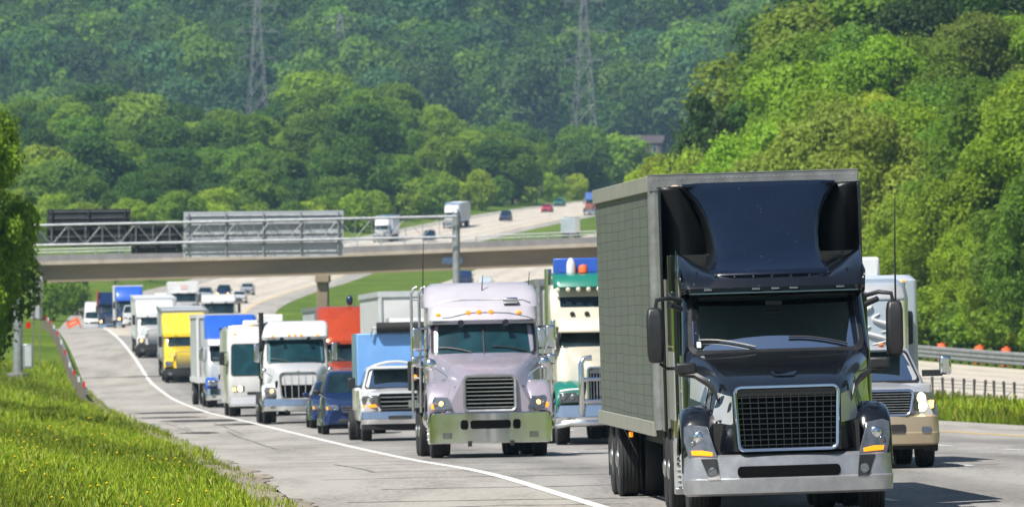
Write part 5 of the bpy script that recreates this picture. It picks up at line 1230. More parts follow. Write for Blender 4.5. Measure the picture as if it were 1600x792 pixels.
# ------------------------------------------------------------------ cream and teal truck
def cream_truck():
    S = dict(paint='cream', fender='teal', ws=(2.28, 2.66, .92, .9), yws=(2.35, 2.6), yb=5.2, cabhw=1.05, split=True, wipers=False,
             hood=[(.2, .42, 1.75, .50, .8), (.5, .46, 1.80, .62, .85), (1.3, .62, 1.98, .8, 1.0), (2.4, .84, 2.26, 1.0, 1.0)],
             roof=[(2.7, 1.12, 2.62, 5.4, .05, .14), (2.95, 1.13, 2.66, 5.4, .06, .14), (3.5, 1.13, 2.85, 5.4, .06, .14), (3.72, 1.08, 2.98, 5.4, .08, .2)], roofwin=(3.20, 3.43, .9),
             visor=(2.62, 2.95, .98, 2.2, 2.55), markers=(), mirrors=((1.36, 2.6, 2.35, .19, .75, 'chrome'),), fx=(.56, 1.2), fen=[(.2, .95), (.25, 1.15), (.4, 1.33), (.7, 1.45), (1.1, 1.48), (1.5, 1.38), (1.8, 1.1)],
             head=[(.66, .98), (1.1, .98), (1.13, 1.2), (.72, 1.22)], heady=lambda x, z: .12+.1*max(0, x-.6), bumper=(.42, .95, 1.24), slots=(), stacks=(-1, 1), stacktop=4.1,
             grille=dict(hw0=.42, hw1=.42, z0=.95, z1=1.75, yf=.12, frame='chrome', bars='v', nv=12, fr=.05, r=.04), bulbs=((.8, 1.1, .08, 'lens'), (1.0, 1.1, .08, 'lens')))
    t, cab = tractor('cream semi truck with teal fenders and teal roof deflector, half hidden by the olive trailer', S)
    rb = LB(S['roof'])
    d = MB(); rows = []
    for z, y in ((3.62, 2.62), (3.66, 2.54), (3.8, 2.6), (3.95, 2.85), (4.0, 3.1)): rows.append([(1.06*x, y+.12*x*x, z) for x in np.linspace(-1, 1, 15)])
    d.grid(rows); d.build('roof_deflector', 'teal', t, solid=.04)
    k = MB()
    for x in np.linspace(-.95, .95, 9): MB().ball((x, 2.56+.12*x*x, 3.60), .06, .05, .06, 6).build('marker_light', 'cream', t)
    for x in (-.62, -.28, .06, .40, .74): MB().lathe([(0, -.06), (.05, -.05), (.06, 0), (.06, .03)], (x, rb.yfront(x, 3.02)-.01, 3.03), 'y', 12).build('horn_port', 'under', t)
    MB().box(-1.0, .95, 3.3, 3.6, 4.0, 4.34).build('equipment_box', 'blue', t, bevel=.02)
    b = MB(); b.lathe([(.11, 0), (.11, .18), (.09, .28), (.04, .36), (0, .37)], (-.6, 3.2, 3.98), 'z', 14); b.build('beacon', 'whiteflat', t)
    b = MB(); b.lathe([(.11, 0), (.11, .1), (.08, .17), (0, .19)], (-.32, 3.15, 4.0), 'z', 14); b.build('beacon', 'orange', t)
    MB().box(-1.14, -1.04, 2.3, 2.6, 2.2, 2.9).build('air_cleaner', 'chrome', t, bevel=.03)
    gb = MB()
    for x in (-.62, .62): gb.tube([(x, -.02, .7), (x, -.12, .9), (x, -.12, 1.85), (x*.9, -.08, 1.98), (x*.6, -.06, 2.0)], .065, 10)
    for z in (1.0, 1.5): gb.tube([(-.62, -.12, z), (.62, -.12, z)], .05, 8)
    gb.tube([(-1.2, .0, .45), (-.9, -.12, .5), (.9, -.12, .5), (1.2, 0, .45)], .06, 8)
    gb.build('bull_bar', 'chrome', t)
    for sg in (-1, 1):
        s = MB(); s.tube([(sg*x, y, z) for x, y, z in ((.66, .12, 1.28), (.9, .14, 1.27), (1.1, .2, 1.24))], .03, 6); s.build('headlight_trim', 'whiteflat', t)
    stand(t, X_at(952, 184), 184., None, 6.)
    q = trailer('dark trailer behind the cream and teal truck', 13, 2.5, 1.1, 3.9, 'greyflat', 'steel', name='semi_trailer'); X = float(t.location.x)
    stand(q, X-.058*5.9, 190., None, 12.)
cream_truck()

# ------------------------------------------------------------------ pickups
def pickup(label, S, name='pickup_truck'):
    g = lambda k, d=None: S.get(k, d)
    t = thing(name, label, 'pickup truck'); P = g('paint'); P2 = g('lower', P); k = g('k', 1.)
    hoods = [(.18, .80, 1.16, .93, .72), (.35, .84, 1.22, .97, .72), (.9, .86, 1.27, .99, .72), (1.55, .88, 1.32, .99, .72)]
    hood_mesh(hoods, .015).build('hood', P, t, angle=30)
    lo = LB([(.52, .97, .22, 5.7, .1, .2), (.60, .995, .18, 5.75, .1, .2), (.80, .995, .15, 5.75, .1, .2), (.86, .99, .18, 5.75, .1, .2)]); b = MB(); lo.mesh(b); b.build('lower_body', P2, t)
    MB().box(-.985, .985, 1.3, 3.9, .8, 1.32).build('door_panel', P, t, bevel=.03); 
    bed = MB(); bed.box(-.99, .99, 3.9, 5.75, .8, 1.36); bed.build('bed', P, t, bevel=.04)
    gh = LB([(1.30, .90, 1.42, 3.85, .10, .2), (1.36, .90, 1.48, 3.85, .10, .2), (1.84, .74, 2.12, 3.72, .10, .2), (1.90, .70, 2.25, 3.65, .1, .22), (1.93, .60, 2.4, 3.5, .1, .25)]); b = MB(); gh.mesh_open(b, 1.37, 1.83, .82, .66); b.build('cab', P, t)
    w = MB(); gh.frame(w, 1.37, 1.83, .82, .66, .03, .008, .05); w.build('windshield_seal', 'plastic', t)
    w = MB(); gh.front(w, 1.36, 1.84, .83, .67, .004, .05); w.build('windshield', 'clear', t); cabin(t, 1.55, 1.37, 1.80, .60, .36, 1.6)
    for sg in (-1, 1):
        w = MB(); gh.side(w, sg, 1.95, 3.6, 1.38, 1.80, .012, 2.35, 3.55); w.build('side_window', 'glass', t)
        for yy in (1.0, 4.6): wheel(t, sg*.83, yy, .40, .27, 26, 'steel', sg)
        if g('dually'): wheel(t, sg*1.02, 4.7, .40, .24, 26, 'steel', sg)
        fender(t, P, sg, .6, 1.0, [(.30, .72), (.34, .96), (.5, 1.08), (.8, 1.15), (1.15, 1.15), (1.45, 1.05), (1.6, .8)], thick=.02)
        headlamp(t, sg, g('head'), g('heady', lambda x, z: .13+.3*max(0, x-.6)), g('lit', 0), g('amberpoly'), g('bulbs', ()))
        mm = g('mirror'); mirror_set(t, sg, mm[0], 1.75, mm[1], mm[2], mm[3], mm[4], xa=.9, arms=(-.3,), yb=1.8, arm='plastic')
        if mm[4] == 'chrome':
            MB().box(sg*.92-.02, sg*(mm[0]-.05), 1.78, 1.88, mm[1]-mm[3]/2-.02, mm[1]-mm[3]/2+.08).build('mirror_stalk', 'plastic', t) if sg > 0 else MB().box(-(mm[0]-.05), -.90, 1.78, 1.88, mm[1]-mm[3]/2-.02, mm[1]-mm[3]/2+.08).build('mirror_stalk', 'plastic', t)
    bz = g('bumper', (.36, .80)); bb = bumper_body(1.0, bz[0], bz[1], -.06, .14, .2, .02, .18); b = MB(); bb.mesh(b); bo = b.build('bumper', g('bumperm', 'chrome'), t)
    for xc, zc, ww, hh, mm in g('slots', ()):
        q = MB(); bb.front(q, zc-hh/2, zc+hh/2, ww, ww, .01, .03, xc); q.build('bumper_slot' if mm == 'under' else 'fog_lamp', mm, bo)
    MB().box(-.85, .85, .15, 5.4, .30, .7).build('chassis', 'under', t)
    rect_grille(t, **g('grille'))
    return t
def tan_pickup():
    t = pickup('silver and gold pickup truck with lit headlights towing a camper at the right', dict(paint='silver', lower='gold', bumperm='gold', bumper=(.36, .84),
        head=[(.60, .90), (.92, .88), (.96, 1.02), (.90, 1.18), (.60, 1.20)], lit=2, bulbs=((.70, 1.10, .085, 'lit'), (.72, .97, .085, 'lit')), amberpoly=[(.84, .93), (.91, .94), (.92, 1.06), (.84, 1.06)],
        mirror=(1.27, 1.60, .19, .30, 'chrome'), slots=((0, .62, .45, .14, 'under'), (.78, .60, .08, .10, 'lens'), (-.78, .60, .08, .10, 'lens')),
        grille=dict(hw0=.50, hw1=.56, z0=.86, z1=1.19, yf=.06, frame='chrome', bars='h', n=8, fr=.05, r=.05, barm='steel', rake=.06)))
    for sg in (-1, 1):
        wb = MB(); wb.box(sg*.86-.12, sg*.86+.12, .3, .45, .26, .5); wb.build('air_dam', 'under', t, bevel=.02)
    for x in (-.3, 0, .3): MB().ball((x, 2.32, 1.94), .05, .06, .03, 6).build('marker_light', 'amber_off', t)
    stand(t, X_at(1372, 125), 125., .046, 5.)
    c = thing('camper_trailer', 'grey fifth wheel camper with a white rooftop unit behind the silver and gold pickup', 'camper')
    nose = LB([(1.5, .92, .5, 3, .12, .3), (1.7, .97, .15, 3, .12, .3), (2.7, .97, .05, 3, .12, .3), (2.95, .93, .2, 3, .12, .3), (3.02, .80, .5, 3, .12, .3)]); b = MB(); nose.mesh(b); b.build('nose_cap', 'bluegrey', c)
    q = MB(); nose.front(q, 2.68, 2.9, .90, .86, .012, .06); q.build('cap_visor', 'silver', c)
    for sg in (-1, 1): q = MB(); nose.front(q, 1.72, 2.66, .06, .06, .012, .02, sg*.86); q.build('reflection_strip', 'chrome', c)  # added chrome strip standing for trees reflected in the nose corner
    for x0, z0, s in ((.35, 1.95, 1), (.2, 2.35, -1), (.5, 2.15, 1)):
        pts = [(x0+.28*math.sin(a)*s*(1-a/9), 0, z0+.05*a) for a in np.linspace(0, 6, 16)]; g_ = MB(); g_.tube([(x, nose.yfront(x, z)-.006, z) for x, _, z in pts], [.035*math.sin(math.pi*(i+.5)/16)+.006 for i in range(16)], 6); g_.build('swirl_graphic', 'whiteflat', c)
    body = LB([(.75, 1.30, 2.2, 9.5, 0, .08), (3.0, 1.30, 2.2, 9.5, 0, .08), (3.1, 1.2, 2.3, 9.5, 0, .14)]); b = MB(); body.mesh(b); b.build('body', 'bluegrey', c)
    for sg in (-1, 1):
        q = MB(); body.front(q, 1.95, 2.5, .05, .05, .012, .03, sg*1.165); q.build('window', 'glass', c)
        MB().ball((sg*1.05, 2.2, 2.99), .05, .04, .03, 6).build('marker_light', 'amber', c)
        for yy in (6.2, 7.1): wheel(c, sg*1.1, yy, .38, .22, 22, 'steel', sg)
        MB().box(sg*1.20-.05, sg*1.20+.05, 2.1, 2.25, .8, 1.15).build('corner_trim', 'olivepale', c)
    MB().box(-.2, .78, 3.2, 4.2, 3.06, 3.42).build('rooftop_unit', 'whiteflat', c, bevel=.05); MB().box(.0, .5, 1.2, 2.6, .7, 1.0).build('hitch', 'under', c)
    stand(c, X_at(1330, 130)+.05, 130., .046, 9.)
tan_pickup()
def white_pickup():
    t = pickup('white pickup truck with a light blue dump box, left of the lilac truck', dict(paint='white', bumperm='chrome', bumper=(.42, .78), dually=True,
        head=[(.55, .95), (.94, .93), (.97, 1.06), (.94, 1.16), (.55, 1.18)], amberpoly=[(.60, .87), (.93, .86), (.95, .93), (.60, .94)], bulbs=((.7, 1.06, .08, 'lens'),), mirror=(1.16, 1.5, .2, .28, 'plastic'),
        slots=((0, .6, .3, .1, 'under'),), grille=dict(hw0=.48, hw1=.50, z0=.84, z1=1.18, yf=.08, frame='plastic', bars='h', n=3, fr=.04, r=.04, barm='chrome', rake=.05)), name='dump_pickup')
    MB().box(-.95, .95, .05, .5, .28, .45).build('air_dam', 'under', t, bevel=.03)
    mb = MB(); mb.box(-.92, 1.2, 4.0, 7.4, 1.0, 2.78); mb.build('dump_box', 'skyblue', t, bevel=.03)
    mb = MB(); mb.cyl((-.4, 3.9, 2.92), (1.1, 3.9, 2.92), .14, 16); mb.build('tarp_roll', 'under', t)
    MB().tube([(-.55, 3.9, 2.7), (-.5, 3.9, 2.92), (1.15, 3.9, 2.92), (1.2, 3.9, 2.7)], .03, 6).build('tarp_arm', 'steel', t)
    a = MB(); a.tube([(.62*x, 2.45, 1.90+.13*(1-x*x)) for x in np.linspace(-1, 1, 11)], .035, 8); a.build('roof_arc', 'whiteflat', t)
    stand(t, X_at(626, 205), 205., None, 5.)
white_pickup()

# ------------------------------------------------------------------ other trucks in the queue
def queue():
    flat = lambda hw, y0, zt, zr, r=.2, k=.35: [(2.72, hw-.04, y0+.05, 5.0, .1, r), (zr-.3, hw, y0+.2*k, 5.0, .1, r), (zr-.06, hw, y0+.55*k, 5.0, .1, r), (zr, hw-.08, y0+.8*k, 5., .1, r)]
    # white truck with the wide dark grille
    S = dict(paint='white', ws=(2.02, 2.74, .93, .90), yws=(2.1, 2.45), cabhw=1.1, interior=True, emblem=True, roof=[(2.78, 1.12, 2.34, 5, .1, .2), (2.88, 1.12, 2.30, 5., .1, .2), (3.2, 1.12, 2.5, 5, .1, .2), (3.34, 1.08, 2.65, 5, .1, .2), (3.4, 1.0, 2.85, 5, .1, .2)],
             markers=((-.75, 2.9), (-.2, 2.92), (0, 2.92), (.2, 2.92), (.75, 2.9)), hood=[(.12, .62, 1.64, .72, .82), (.5, .66, 1.74, .9, .85), (1.2, .8, 1.88, 1.02, 1.0), (2.2, .96, 2.0, 1.06, 1.0)],
             grille=dict(hw0=.54, hw1=.60, z0=.84, z1=1.66, yf=.06, frame='steel', bars='v', nv=5, fr=.05, r=.12, barm='cargrey'), stacks=(-1,), stackm='under', stacktop=3.7, stacky=2.6,
             mirrors=((1.3, 2.3, 2.35, .18, .6, 'chrome'),), hoodmirror=((1.1, 1.0, 1.75, .1),), bumper=(.40, .86, 1.22), slots=((.45, .62, .12, .12),), bulbs=((.88, 1.08, .07, 'litamber'), (1.03, 1.06, .05, 'lens')), fx=(.66, 1.22))
    t, c = tractor('white semi truck with a broad dark grille and black exhaust pipe beside the white line', S); stand(t, X_at(468, 265), 265.)
    MB().box(-1.2, -.35, 3.6, 4.6, 3.38, 3.64).build('roof_unit', 'whiteflat', t, bevel=.04)
    # red truck
    S = dict(paint='red', ws=(2.0, 2.62, .92, .9), cabhw=1.12, roof=[(2.66, 1.1, 2.3, 5, .15, .3), (2.8, 1.12, 2.3, 5, .2, .3), (3.0, 1.16, 2.5, 5, .3, .5), (3.5, 1.2, 3.1, 5, .45, .6), (4.0, 1.2, 3.9, 5.4, .45, .6), (4.12, 1.15, 4.15, 5.4, .4, .6), (4.16, 1.05, 4.4, 5.3, .3, .6)], mirrors=((1.32, 2.3, 2.3, .2, .6, 'steel'),), antennas=((.3, 4.2, 4.1, 4.5),))
    t, c = tractor('orange red semi truck with a tall sloping roof, seen above the dark blue cars', S); stand(t, X_at(553, 312), 312.); MB().ball((.12, 4.3, 4.38), .14, .12, .2, 8).build('roof_dome', 'navy', t)
    q = trailer('grey trailer showing at the left of the orange red truck', 13, 2.6, 1.1, 4.15, 'greyflat', 'steel'); stand(q, X_at(546, 318), 318., None, 12)
    # white trailer whose cab hides behind the dump pickup
    S = dict(paint='white', roof=[(2.66, 1.1, 2.3, 5, .1, .2), (2.8, 1.12, 2.35, 5, .1, .2), (3.3, 1.1, 3.0, 5, .1, .2)], stacks=())
    t, c = tractor('white truck cab mostly hidden behind the light blue dump box', S); stand(t, X_at(678, 234), 234.)
    q = trailer('tall white box trailer with a grey edge left of the lilac truck cab', 13, 2.6, 1.1, 4.12, 'whiteflat', 'greyflat'); stand(q, X_at(663, 240), 240., None, 12)
    # blue and white semi
    S = dict(paint='silver', ws=(2.0, 2.62, .92, .9), cabhw=1.12, fender='blue', roofpaint='blue', roof=[(2.95, 1.1, 2.5, 5, .1, .2), (3.05, 1.12, 2.6, 5, .1, .2), (3.9, 1.12, 3.4, 5.2, .1, .2), (4.0, 1.05, 3.7, 5.2, .1, .2)], visor=(2.65, 2.95, 1.06, 2.25, 2.45), visorpaint='silver', roofwin=(3.30, 3.42, .5),
             hood=[(.12, .5, 1.65, .62, .82), (.5, .56, 1.75, .8, .85), (1.2, .72, 1.86, .95, 1.0), (2.15, .92, 1.98, 1.05, 1.0)], mirrors=((1.32, 2.3, 2.3, .2, .6, 'chrome'),), bulbs=((.88, 1.06, .1, 'lens'), (1.03, 1.07, .1, 'chrome')))
    t, c = tractor('silver semi truck with a bright blue roof and fenders behind the motorhome', S); stand(t, X_at(366, 345), 345.)
    q = trailer('grey white trailer left of the blue roofed silver truck', 13, 2.6, 1.1, 4.05, 'greyflat', 'whiteflat'); stand(q, X_at(356, 351), 351., None, 12)
    # yellow
    S = dict(paint='yellow', ws=(1.98, 2.45, .9, .86), cabhw=1.14, yws=(2.0, 2.3), roof=[(2.5, 1.16, 2.2, 5, .1, .25), (2.7, 1.2, 2.2, 5, .1, .25), (3.5, 1.22, 2.9, 5.2, .1, .25), (3.75, 1.18, 3.3, 5.2, .1, .25), (3.8, 1.1, 3.6, 5.2, .1, .25)], bumper=(.35, .8, 1.22), bumperm='plastic', mirrors=((1.34, 2.2, 2.25, .2, .6, 'plastic'),), slots=())
    t, c = tractor('bright yellow semi truck beside the shoulder in the left lane of the queue', S); stand(t, X_at(291, 440), 440.)
    q = trailer('grey topped trailer behind the bright yellow truck', 13, 2.6, 1.1, 3.9, 'greyflat', 'steel'); stand(q, X_at(291, 440)-.25, 446., None, 12)
    # white semi behind yellow
    S = dict(paint='white', ws=(1.95, 2.4, .9, .86), cabhw=1.12, yws=(2.0, 2.3), roof=[(2.45, 1.15, 2.2, 5, .1, .25), (2.7, 1.18, 2.25, 5, .1, .25), (3.3, 1.2, 3.0, 5.2, .1, .25), (3.5, 1.15, 3.4, 5.2, .1, .25)], bumperm='plastic', bulbs=((.9, 1.06, .09, 'litamber'), (1.03, 1.07, .06, 'lens')), slots=())
    t, c = tractor('white semi truck directly behind the yellow truck and nearer the white line', S); stand(t, X_at(245, 490), 490.)
    q = trailer('white trailer behind the white truck that follows the yellow one', 13, 2.6, 1.1, 3.55, 'whiteflat', 'greyflat'); stand(q, X_at(245, 490)-.30, 496., None, 12)
    # white truck in the second lane, only the roof shows
    S = dict(paint='white', roof=[(2.66, 1.1, 2.3, 5, .1, .2), (2.8, 1.12, 2.3, 5, .1, .2), (3.2, 1.1, 2.9, 5, .1, .2)])
    t, c = tractor('white truck whose roof shows between the yellow and the blue roofed trucks', S); stand(t, X_at(345, 520), 520.)
    # white box truck
    S = dict(paint='white', roof=[(2.66, 1.1, 2.3, 3, .1, .2), (2.7, 1.12, 2.3, 3., .1, .2)])
    t, c = tractor('white box truck with a faint red mark, farthest white truck under the overpass', S, name='box_truck'); stand(t, X_at(289, 640), 640.)
    bx = MB(); bx.box(-1.22, 1.22, 3.1, 9, 1.1, 3.6); bo = bx.build('cargo_box', 'whiteflat', t, bevel=.05); MB().box(-.2, .35, 3.07, 3.09, 3.0, 3.3).build('red_mark', mat('faded_red', (.6, .4, .4), .6, 0, .2, 5), bo)
    # far dark blue and blue
    S = dict(paint='navy', ws=(2.0, 2.6, .9, .86), roof=[(2.66, 1.1, 2.3, 5, .1, .2), (2.8, 1.12, 2.3, 5, .1, .2), (3.6, 1.15, 3.4, 5, .1, .2), (3.9, 1.1, 3.8, 5, .1, .2)], stacks=(-1, 1), stacktop=3.9, bulbs=((.9, 1.06, .12, 'litamber'), (1.03, 1.07, .1, 'lens')))
    t, c = tractor('dark navy semi truck, leftmost of the far trucks under the overpass', S); stand(t, X_at(173, 770), 770.)
    MB().box(-1.35, -1.2, 3.0, 5, 2.2, 4.1).build('red_side_panel', 'rustred', t)
    S = dict(S, paint='navy', roofpaint='blue', roof=[(2.66, 1.1, 2.3, 5, .1, .2), (2.8, 1.18, 2.3, 5, .1, .2), (3.7, 1.2, 2.9, 5, .1, .2), (3.95, 1.15, 3.3, 5, .1, .2)])
    t, c = tractor('bright blue semi truck with chrome highlights among the far trucks', S); stand(t, X_at(203, 705), 705.)
    q = trailer('white topped trailer behind the far bright blue truck', 13, 2.6, 1.1, 4.1, 'whiteflat', 'whiteflat'); stand(q, X_at(201, 711), 711., None, 12)
    S = dict(paint='bluegrey', roofpaint='navy', roof=[(2.66, 1.1, 2.3, 5, .1, .2), (2.8, 1.15, 2.35, 5, .1, .2), (3.6, 1.15, 3.2, 5, .1, .2)])
    t, c = tractor('blue grey truck peeking out right of the far bright blue truck', S); stand(t, X_at(243, 775), 775.)
    S = dict(paint='navy', roofpaint='white', roof=[(2.66, 1.1, 2.3, 5, .1, .2), (2.8, 1.15, 2.35, 5, .1, .2), (3.5, 1.15, 3.2, 5, .1, .2)])
    t, c = tractor('navy truck with a white roof at the back of the queue under the overpass', S); stand(t, X_at(259, 830), 830.)
queue()
def motorhome():
    t = thing('motorhome', 'white flat fronted motorhome with a tall windshield next to the white line', 'motorhome')
    b_ = LB([(.5, 1.16, .25, 9.5, .2, .25), (.75, 1.2, .12, 9.6, .2, .25), (1.5, 1.22, .1, 9.6, .2, .25), (2.75, 1.22, .35, 9.6, .2, .25), (3.25, 1.2, .55, 9.6, .2, .3), (3.4, 1.05, .8, 9.5, .2, .3)]); b = MB(); b_.mesh(b); b.build('body', 'white', t)
    s = MB(); b_.front(s, 1.52, 2.74, 1.1, 1.06, .008, .1); s.build('windshield_seal', 'plastic', t)
    w = MB(); b_.front(w, 1.57, 2.7, 1.06, 1.02, .02, .1); wo = w.build('windshield', 'tealglass', t); MB().tube([(0, b_.yfront(0, z)-.03, z) for z in (1.57, 2.1, 2.7)], .025, 6).build('divider', 'plastic', wo)
    for sg in (-1, 1):
        headlamp(t, sg, [(.6, .95), (1.02, .95), (1.06, 1.15), (.6, 1.15)], lambda x, z: b_.yfront(x, z)-.03, 2, [(.92, .97), (1.03, .97), (1.04, 1.1), (.92, 1.1)], ((.75, 1.05, .10, 'lit'),))
        w = MB(); b_.side(w, sg, .9, 2.2, 1.6, 2.3, .012); w.build('side_window', 'glass', t)
        for yy in (1.5, 6.8): wheel(t, sg*1.02, yy, .48, .27, 22, 'steel', sg, yy > 2)
        mirror_set(t, sg, 1.42, .2, 2.2, .2, .5, 'plastic', xa=1.2)
        MB().ball((sg*.9, b_.yfront(.9, 3.1), 3.1), .06, .05, .04, 6).build('marker_light', 'amber', t)
    q = bumper_body(1.18, .38, .72, .0, .2, .2, .02); b = MB(); q.mesh(b); b.build('bumper', 'silver', t)
    g_ = MB(); b_.front(g_, .82, .93, .5, .5, .01, .03); g_.build('grille', 'under', t)
    MB().box(-1, 1, .4, 9.2, .3, .6).build('chassis', 'under', t); MB().box(-.5, .4, 3, 4, 3.38, 3.62).build('rooftop_unit', 'whiteflat', t, bevel=.05)
    MB().tube([(-1.1, 1.0, 3.36), (0, .75, 3.44), (1.1, 1.0, 3.36)], .04, 6).build('roof_trim', 'gold', t)
    stand(t, X_at(408, 300), 300., None, 9.)
motorhome()
# ------------------------------------------------------------------ cars
def car(label, P, kind='car', group=None, lit=None, name=None, hgt=1.0, van=False):
    suv = kind == 'suv'
    t = thing(name or ('suv' if suv else 'car'), label, 'suv' if suv else ('van' if van else 'car'), group=group)
    zs = 1.18 if suv else 1.0; zt = (1.80 if suv else 1.46); hw = .93 if suv else .88; L = 4.75
    zb = zs*.95
    hood_mesh([(.08, .62, zb*.66, .74, .30), (.18, .70, zb*.76, .82, .26), (.8, .78, zb*.9, hw, .25), (1.35, .80, zb, hw, .25), (L-.9, .80, zb+.02, hw, .25), (L-.2, .76, zb*.96, hw*.96, .3), (L, .68, zb*.9, hw*.9, .4)]).build('body', P, t, angle=30)
    ybk = L-.35 if suv else L-1.0
    gh = LB([(zb-.02, hw-.10, 1.25, ybk, .14, .2), (zb+.04, hw-.11, 1.32, ybk, .14, .2), (zt-.08, hw-.27, 2.0, ybk-.45, .12, .2), (zt-.02, hw-.32, 2.2, ybk-.6, .12, .22), (zt, hw-.42, 2.4, ybk-.8, .12, .22)]); b = MB(); gh.mesh(b); b.build('cab', P, t)
    w = MB(); gh.front(w, zb+.05, zt-.08, hw-.16, hw-.33, .014, .05); w.build('windshield', 'glass', t)
    for sg in (-1, 1):
        w = MB(); gh.side(w, sg, 1.75, ybk-.3, zb+.06, zt-.12, .012, 2.2, ybk-.6); w.build('side_window', 'glass', t)
        for yy in (.95, 3.75): wheel(t, sg*(hw-.13), yy, .37 if suv else .32, .22, 22, 'steel', sg)
        hz = zb*.66
        headlamp(t, sg, [(.44, hz-.06), (.76, hz-.05), (.80, hz+.06), (.74, hz+.11), (.46, hz+.08)], lambda x, z: .06+.28*max(0, x-.45)+.2*(z-hz), 0, [(.74, hz-.04), (.79, hz-.03), (.80, hz+.05), (.75, hz+.05)], ((.6, hz+.01, .13 if lit else .06, lit or 'lens'),))
        mirror_set(t, sg, hw+.07, 1.6, zb+.08, .2, .14, P if kind == 'car' else 'plastic', xa=hw-.15, arms=(-.2,), yb=1.7, dep=.1)
    bb = bumper_body(hw-.04, .28, .56, 0, .2, .2, .02, .2); b = MB(); bb.mesh(b); bo = b.build('bumper', P, t)
    q = MB(); bb.front(q, .32, .44, .45, .45, .01, .04); q.build('bumper_slot', 'under', bo)
    rect_grille(t, hw0=.34, hw1=.36, z0=zb*.56, z1=zb*.72, yf=.02, frame='chrome', bars='h', n=3, fr=.02, r=.02, rake=.03)
    MB().box(-.68, .68, .3, L-.3, .16, .4).build('chassis', 'under', t)
    return t
stand(car('dark blue suv between the white truck and the white pickup', 'navy', 'suv'), X_at(555, 226), 226., None, 4.)
stand(car('dark blue car tucked behind the left side of the blue suv', 'navy', 'car'), X_at(530, 246), 246., None, 4.)
stand(car('dark suv with two glowing amber headlights under the overpass', 'navy', 'suv', lit='litamber'), X_at(348, 950), 950., None, 4.)
stand(car('white car right of the dark suv with amber headlights', 'white', 'car'), X_at(373, 930), 930., None, 4.)
stand(car('grey suv left of the dark suv with amber headlights', 'cargrey', 'suv'), X_at(319, 935), 935., None, 4.)
stand(car('white car in front of the far bright blue truck', 'white', 'suv'), X_at(209, 640), 640., None, 4.)
stand(car('grey car up the road behind the white car and the amber lit suv', 'cargrey', 'car'), X_at(385, 985), 985., None, 4.)
stand(car('dark car driving away on the opposite road just right of the gantry post', 'navy', 'suv'), X_at(730, 1040), 1040., None, 4., rev=True)
stand(car('pale blue grey car on the opposite road under the overpass', 'bluegrey', 'suv'), X_at(760, 1000), 1000., None, 4., rev=True)
stand(car('dark blue car on the far road left of the gantry post', 'navy', 'suv'), X_at(668, 1250), 1250., None, 4.)
stand(car('dark blue suv alone on the far pale road right of the gantry post', 'navy', 'suv'), X_at(787, 1370), 1370., None, 4.)
stand(car('bright red car on the far pale road', 'carred', 'car'), X_at(852, 1430), 1430., None, 4.)
stand(car('dark teal car just behind the bright red car', 'teal', 'car'), X_at(871, 1480), 1480., None, 4.)
stand(car('dark red car at the far edge of the pale road by the bushes', 'rustred', 'car'), X_at(812, 1500), 1500., None, 4.)
def far_van():
    t = thing('delivery_van', 'white delivery van on the crest of the shoulder at the far left', 'van')
    b_ = LB([(.4, .95, .1, 6, .2, .2), (1.0, 1.0, .0, 6, .2, .2), (1.25, 1.0, .15, 6, .2, .2), (1.3, 1.0, .3, 6, .2, .2), (2.0, .98, .8, 6, .15, .2), (2.9, .92, 1.1, 6, .12, .25), (3.0, .8, 1.4, 6, .1, .25)]); b = MB(); b_.mesh(b); b.build('body', 'white', t)
    w = MB(); b_.front(w, 1.33, 1.98, .88, .84, .02, .06); w.build('windshield', 'glass', t)
    q = MB(); b_.front(q, .8, 1.0, .4, .4, .012, .03); q.build('grille', 'under', t)
    q = bumper_body(.98, .32, .56, -.08, .2, .2, .02); b = MB(); q.mesh(b); b.build('bumper', 'cargrey', t)
    for sg in (-1, 1):
        headlamp(t, sg, [(.55, .85), (.88, .85), (.9, 1.05), (.55, 1.02)], lambda x, z: b_.yfront(x, z)-.03, 0, None, ((.7, .94, .07, 'lens'),))
        for yy in (1.1, 4.6): wheel(t, sg*.85, yy, .37, .24, 20, 'steel', sg)
        mirror_set(t, sg, 1.12, .9, 1.5, .16, .3, 'plastic', xa=.95)
    stand(t, X_at(147, 800), 800., None, 5.)
far_van()
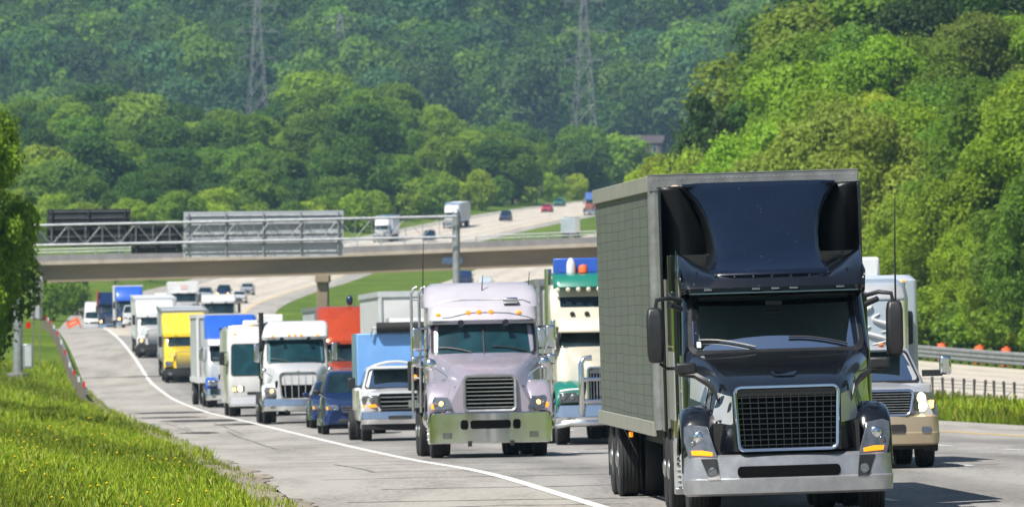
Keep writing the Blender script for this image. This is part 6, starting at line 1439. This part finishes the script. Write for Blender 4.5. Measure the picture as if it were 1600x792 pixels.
def far_trucks():
    S = dict(paint='white', roof=[(2.66, 1.1, 2.3, 5, .1, .2), (2.8, 1.15, 2.35, 5, .1, .2), (3.8, 1.2, 3.4, 5, .1, .2)])
    t, c = tractor('white semi truck on the far road left of the gantry post', S); stand(t, X_at(594, 1245), 1245.)
    q = trailer('pale blue trailer behind the white truck left of the gantry post', 9, 2.6, 1.1, 4., 'skyblue', 'whiteflat'); stand(q, X_at(601, 1251), 1251., None, 12)
    t, c = tractor('white semi truck on the far road partly hidden by the gantry post', S); stand(t, X_at(702, 1325), 1325.)
    q = trailer('blue and white trailer of the far truck behind the gantry post', 12, 2.6, 1.1, 4.1, 'whiteflat', 'skyblue'); stand(q, X_at(708, 1331), 1331., None, 12)
    S = dict(paint='rustred', roofpaint='bluematte', roof=[(2.66, 1.1, 2.3, 5, .1, .2), (2.8, 1.15, 2.35, 5, .1, .2), (3.9, 1.2, 3.0, 5, .1, .2)])
    t, c = tractor('rust red truck with a blue roof on the far road beside the olive trailer', S); stand(t, X_at(921, 1410), 1410.)
    t = thing('box_truck', 'pale grey box truck driving away on the far opposite road beside the rust red truck', 'truck')
    MB().box(-1.2, 1.2, 0, 6, 1.0, 3.4).build('cargo_box', 'bluegrey', t, bevel=.05); MB().box(-1.1, 1.1, 6.05, 7.6, .8, 2.5).build('cab', 'whiteflat', t, bevel=.15); MB().box(-.9, .9, .1, 7.2, .5, 1.0).build('chassis', 'under', t)
    for sg in (-1, 1):
        for yy in (1.6, 6.6): wheel(t, sg*.98, yy, .48, .26, 18, 'steel', sg)
        MB().box(sg*.85-.12, sg*.85+.12, -.04, -.002, 1.05, 1.2).build('tail_lamp', 'redlens', t)
    stand(t, X_at(888, 1255), 1255., None, 6.)
far_trucks()
# ------------------------------------------------------------------ air, light, camera
def haze_box(density):
    mb = MB(); mb.box(-2700, 2700, -400, 6100, -30, 420)
    m = bpy.data.materials.new('haze_air'); m.use_nodes = True; nt = m.node_tree; nt.nodes.clear()
    out = nt.nodes.new('ShaderNodeOutputMaterial'); v = nt.nodes.new('ShaderNodeVolumePrincipled')
    v.inputs['Color'].default_value = (.42, .68, 1, 1); v.inputs['Density'].default_value = density; v.inputs['Anisotropy'].default_value = .1
    nt.links.new(v.outputs['Volume'], out.inputs['Volume'])
    o = mb.build('haze', m); o['kind'] = 'stuff'; o['label'] = 'thin blue summer haze hanging over the valley'; o['category'] = 'haze'
HAZE = 0.62e-4
if HAZE: haze_box(HAZE)
SUN = Vector((-.45, -.53, .95)).normalized()
w = bpy.data.worlds.new('World'); SCN.world = w; w.use_nodes = True
nt = w.node_tree; bg = nt.nodes['Background']; sky = nt.nodes.new('ShaderNodeTexSky'); sky.sky_type = 'NISHITA'; sky.sun_disc = False
el = math.asin(SUN.z); az = math.atan2(SUN.x, SUN.y)
sky.sun_elevation = el; sky.sun_rotation = az; sky.altitude = 200; sky.air_density = 1.0; sky.dust_density = 1.0; sky.ozone_density = 1.5
nt.links.new(sky.outputs['Color'], bg.inputs['Color']); bg.inputs['Strength'].default_value = .062
sd = bpy.data.lights.new('sun', 'SUN'); sd.energy = 5.0; sd.angle = math.radians(.5); sd.color = (1, .955, .88)
so = bpy.data.objects.new('sun', sd); COL.objects.link(so); so.rotation_euler = SUN.to_track_quat('Z', 'Y').to_euler(); so.location = (0, 0, 300)
cd = bpy.data.cameras.new('camera'); co = bpy.data.objects.new('camera', cd); COL.objects.link(co)
cd.sensor_width = 36; cd.sensor_fit = 'HORIZONTAL'; cd.lens = 36*FPX/1600; cd.clip_start = 1; cd.clip_end = 12000
co.location = (0, 0, CZ); co.rotation_euler = (math.pi/2+math.atan((YH-396)/FPX), 0, 0)
cd.dof.use_dof = True; cd.dof.focus_distance = 96; cd.dof.aperture_fstop = 8.5
SCN.camera = co
SCN.render.engine = 'CYCLES'; SCN.render.resolution_x = 1024; SCN.render.resolution_y = 506
SCN.view_settings.view_transform = 'Standard'; SCN.view_settings.look = 'None'; SCN.view_settings.gamma = 1; SCN.view_settings.exposure = .58
cy = SCN.cycles; cy.max_bounces = 8; cy.diffuse_bounces = 3; cy.glossy_bounces = 4; cy.transmission_bounces = 4; cy.volume_bounces = 1; cy.transparent_max_bounces = 8; cy.use_denoising = True; cy.caustics_reflective = False; cy.caustics_refractive = False; cy.sample_clamp_indirect = 8
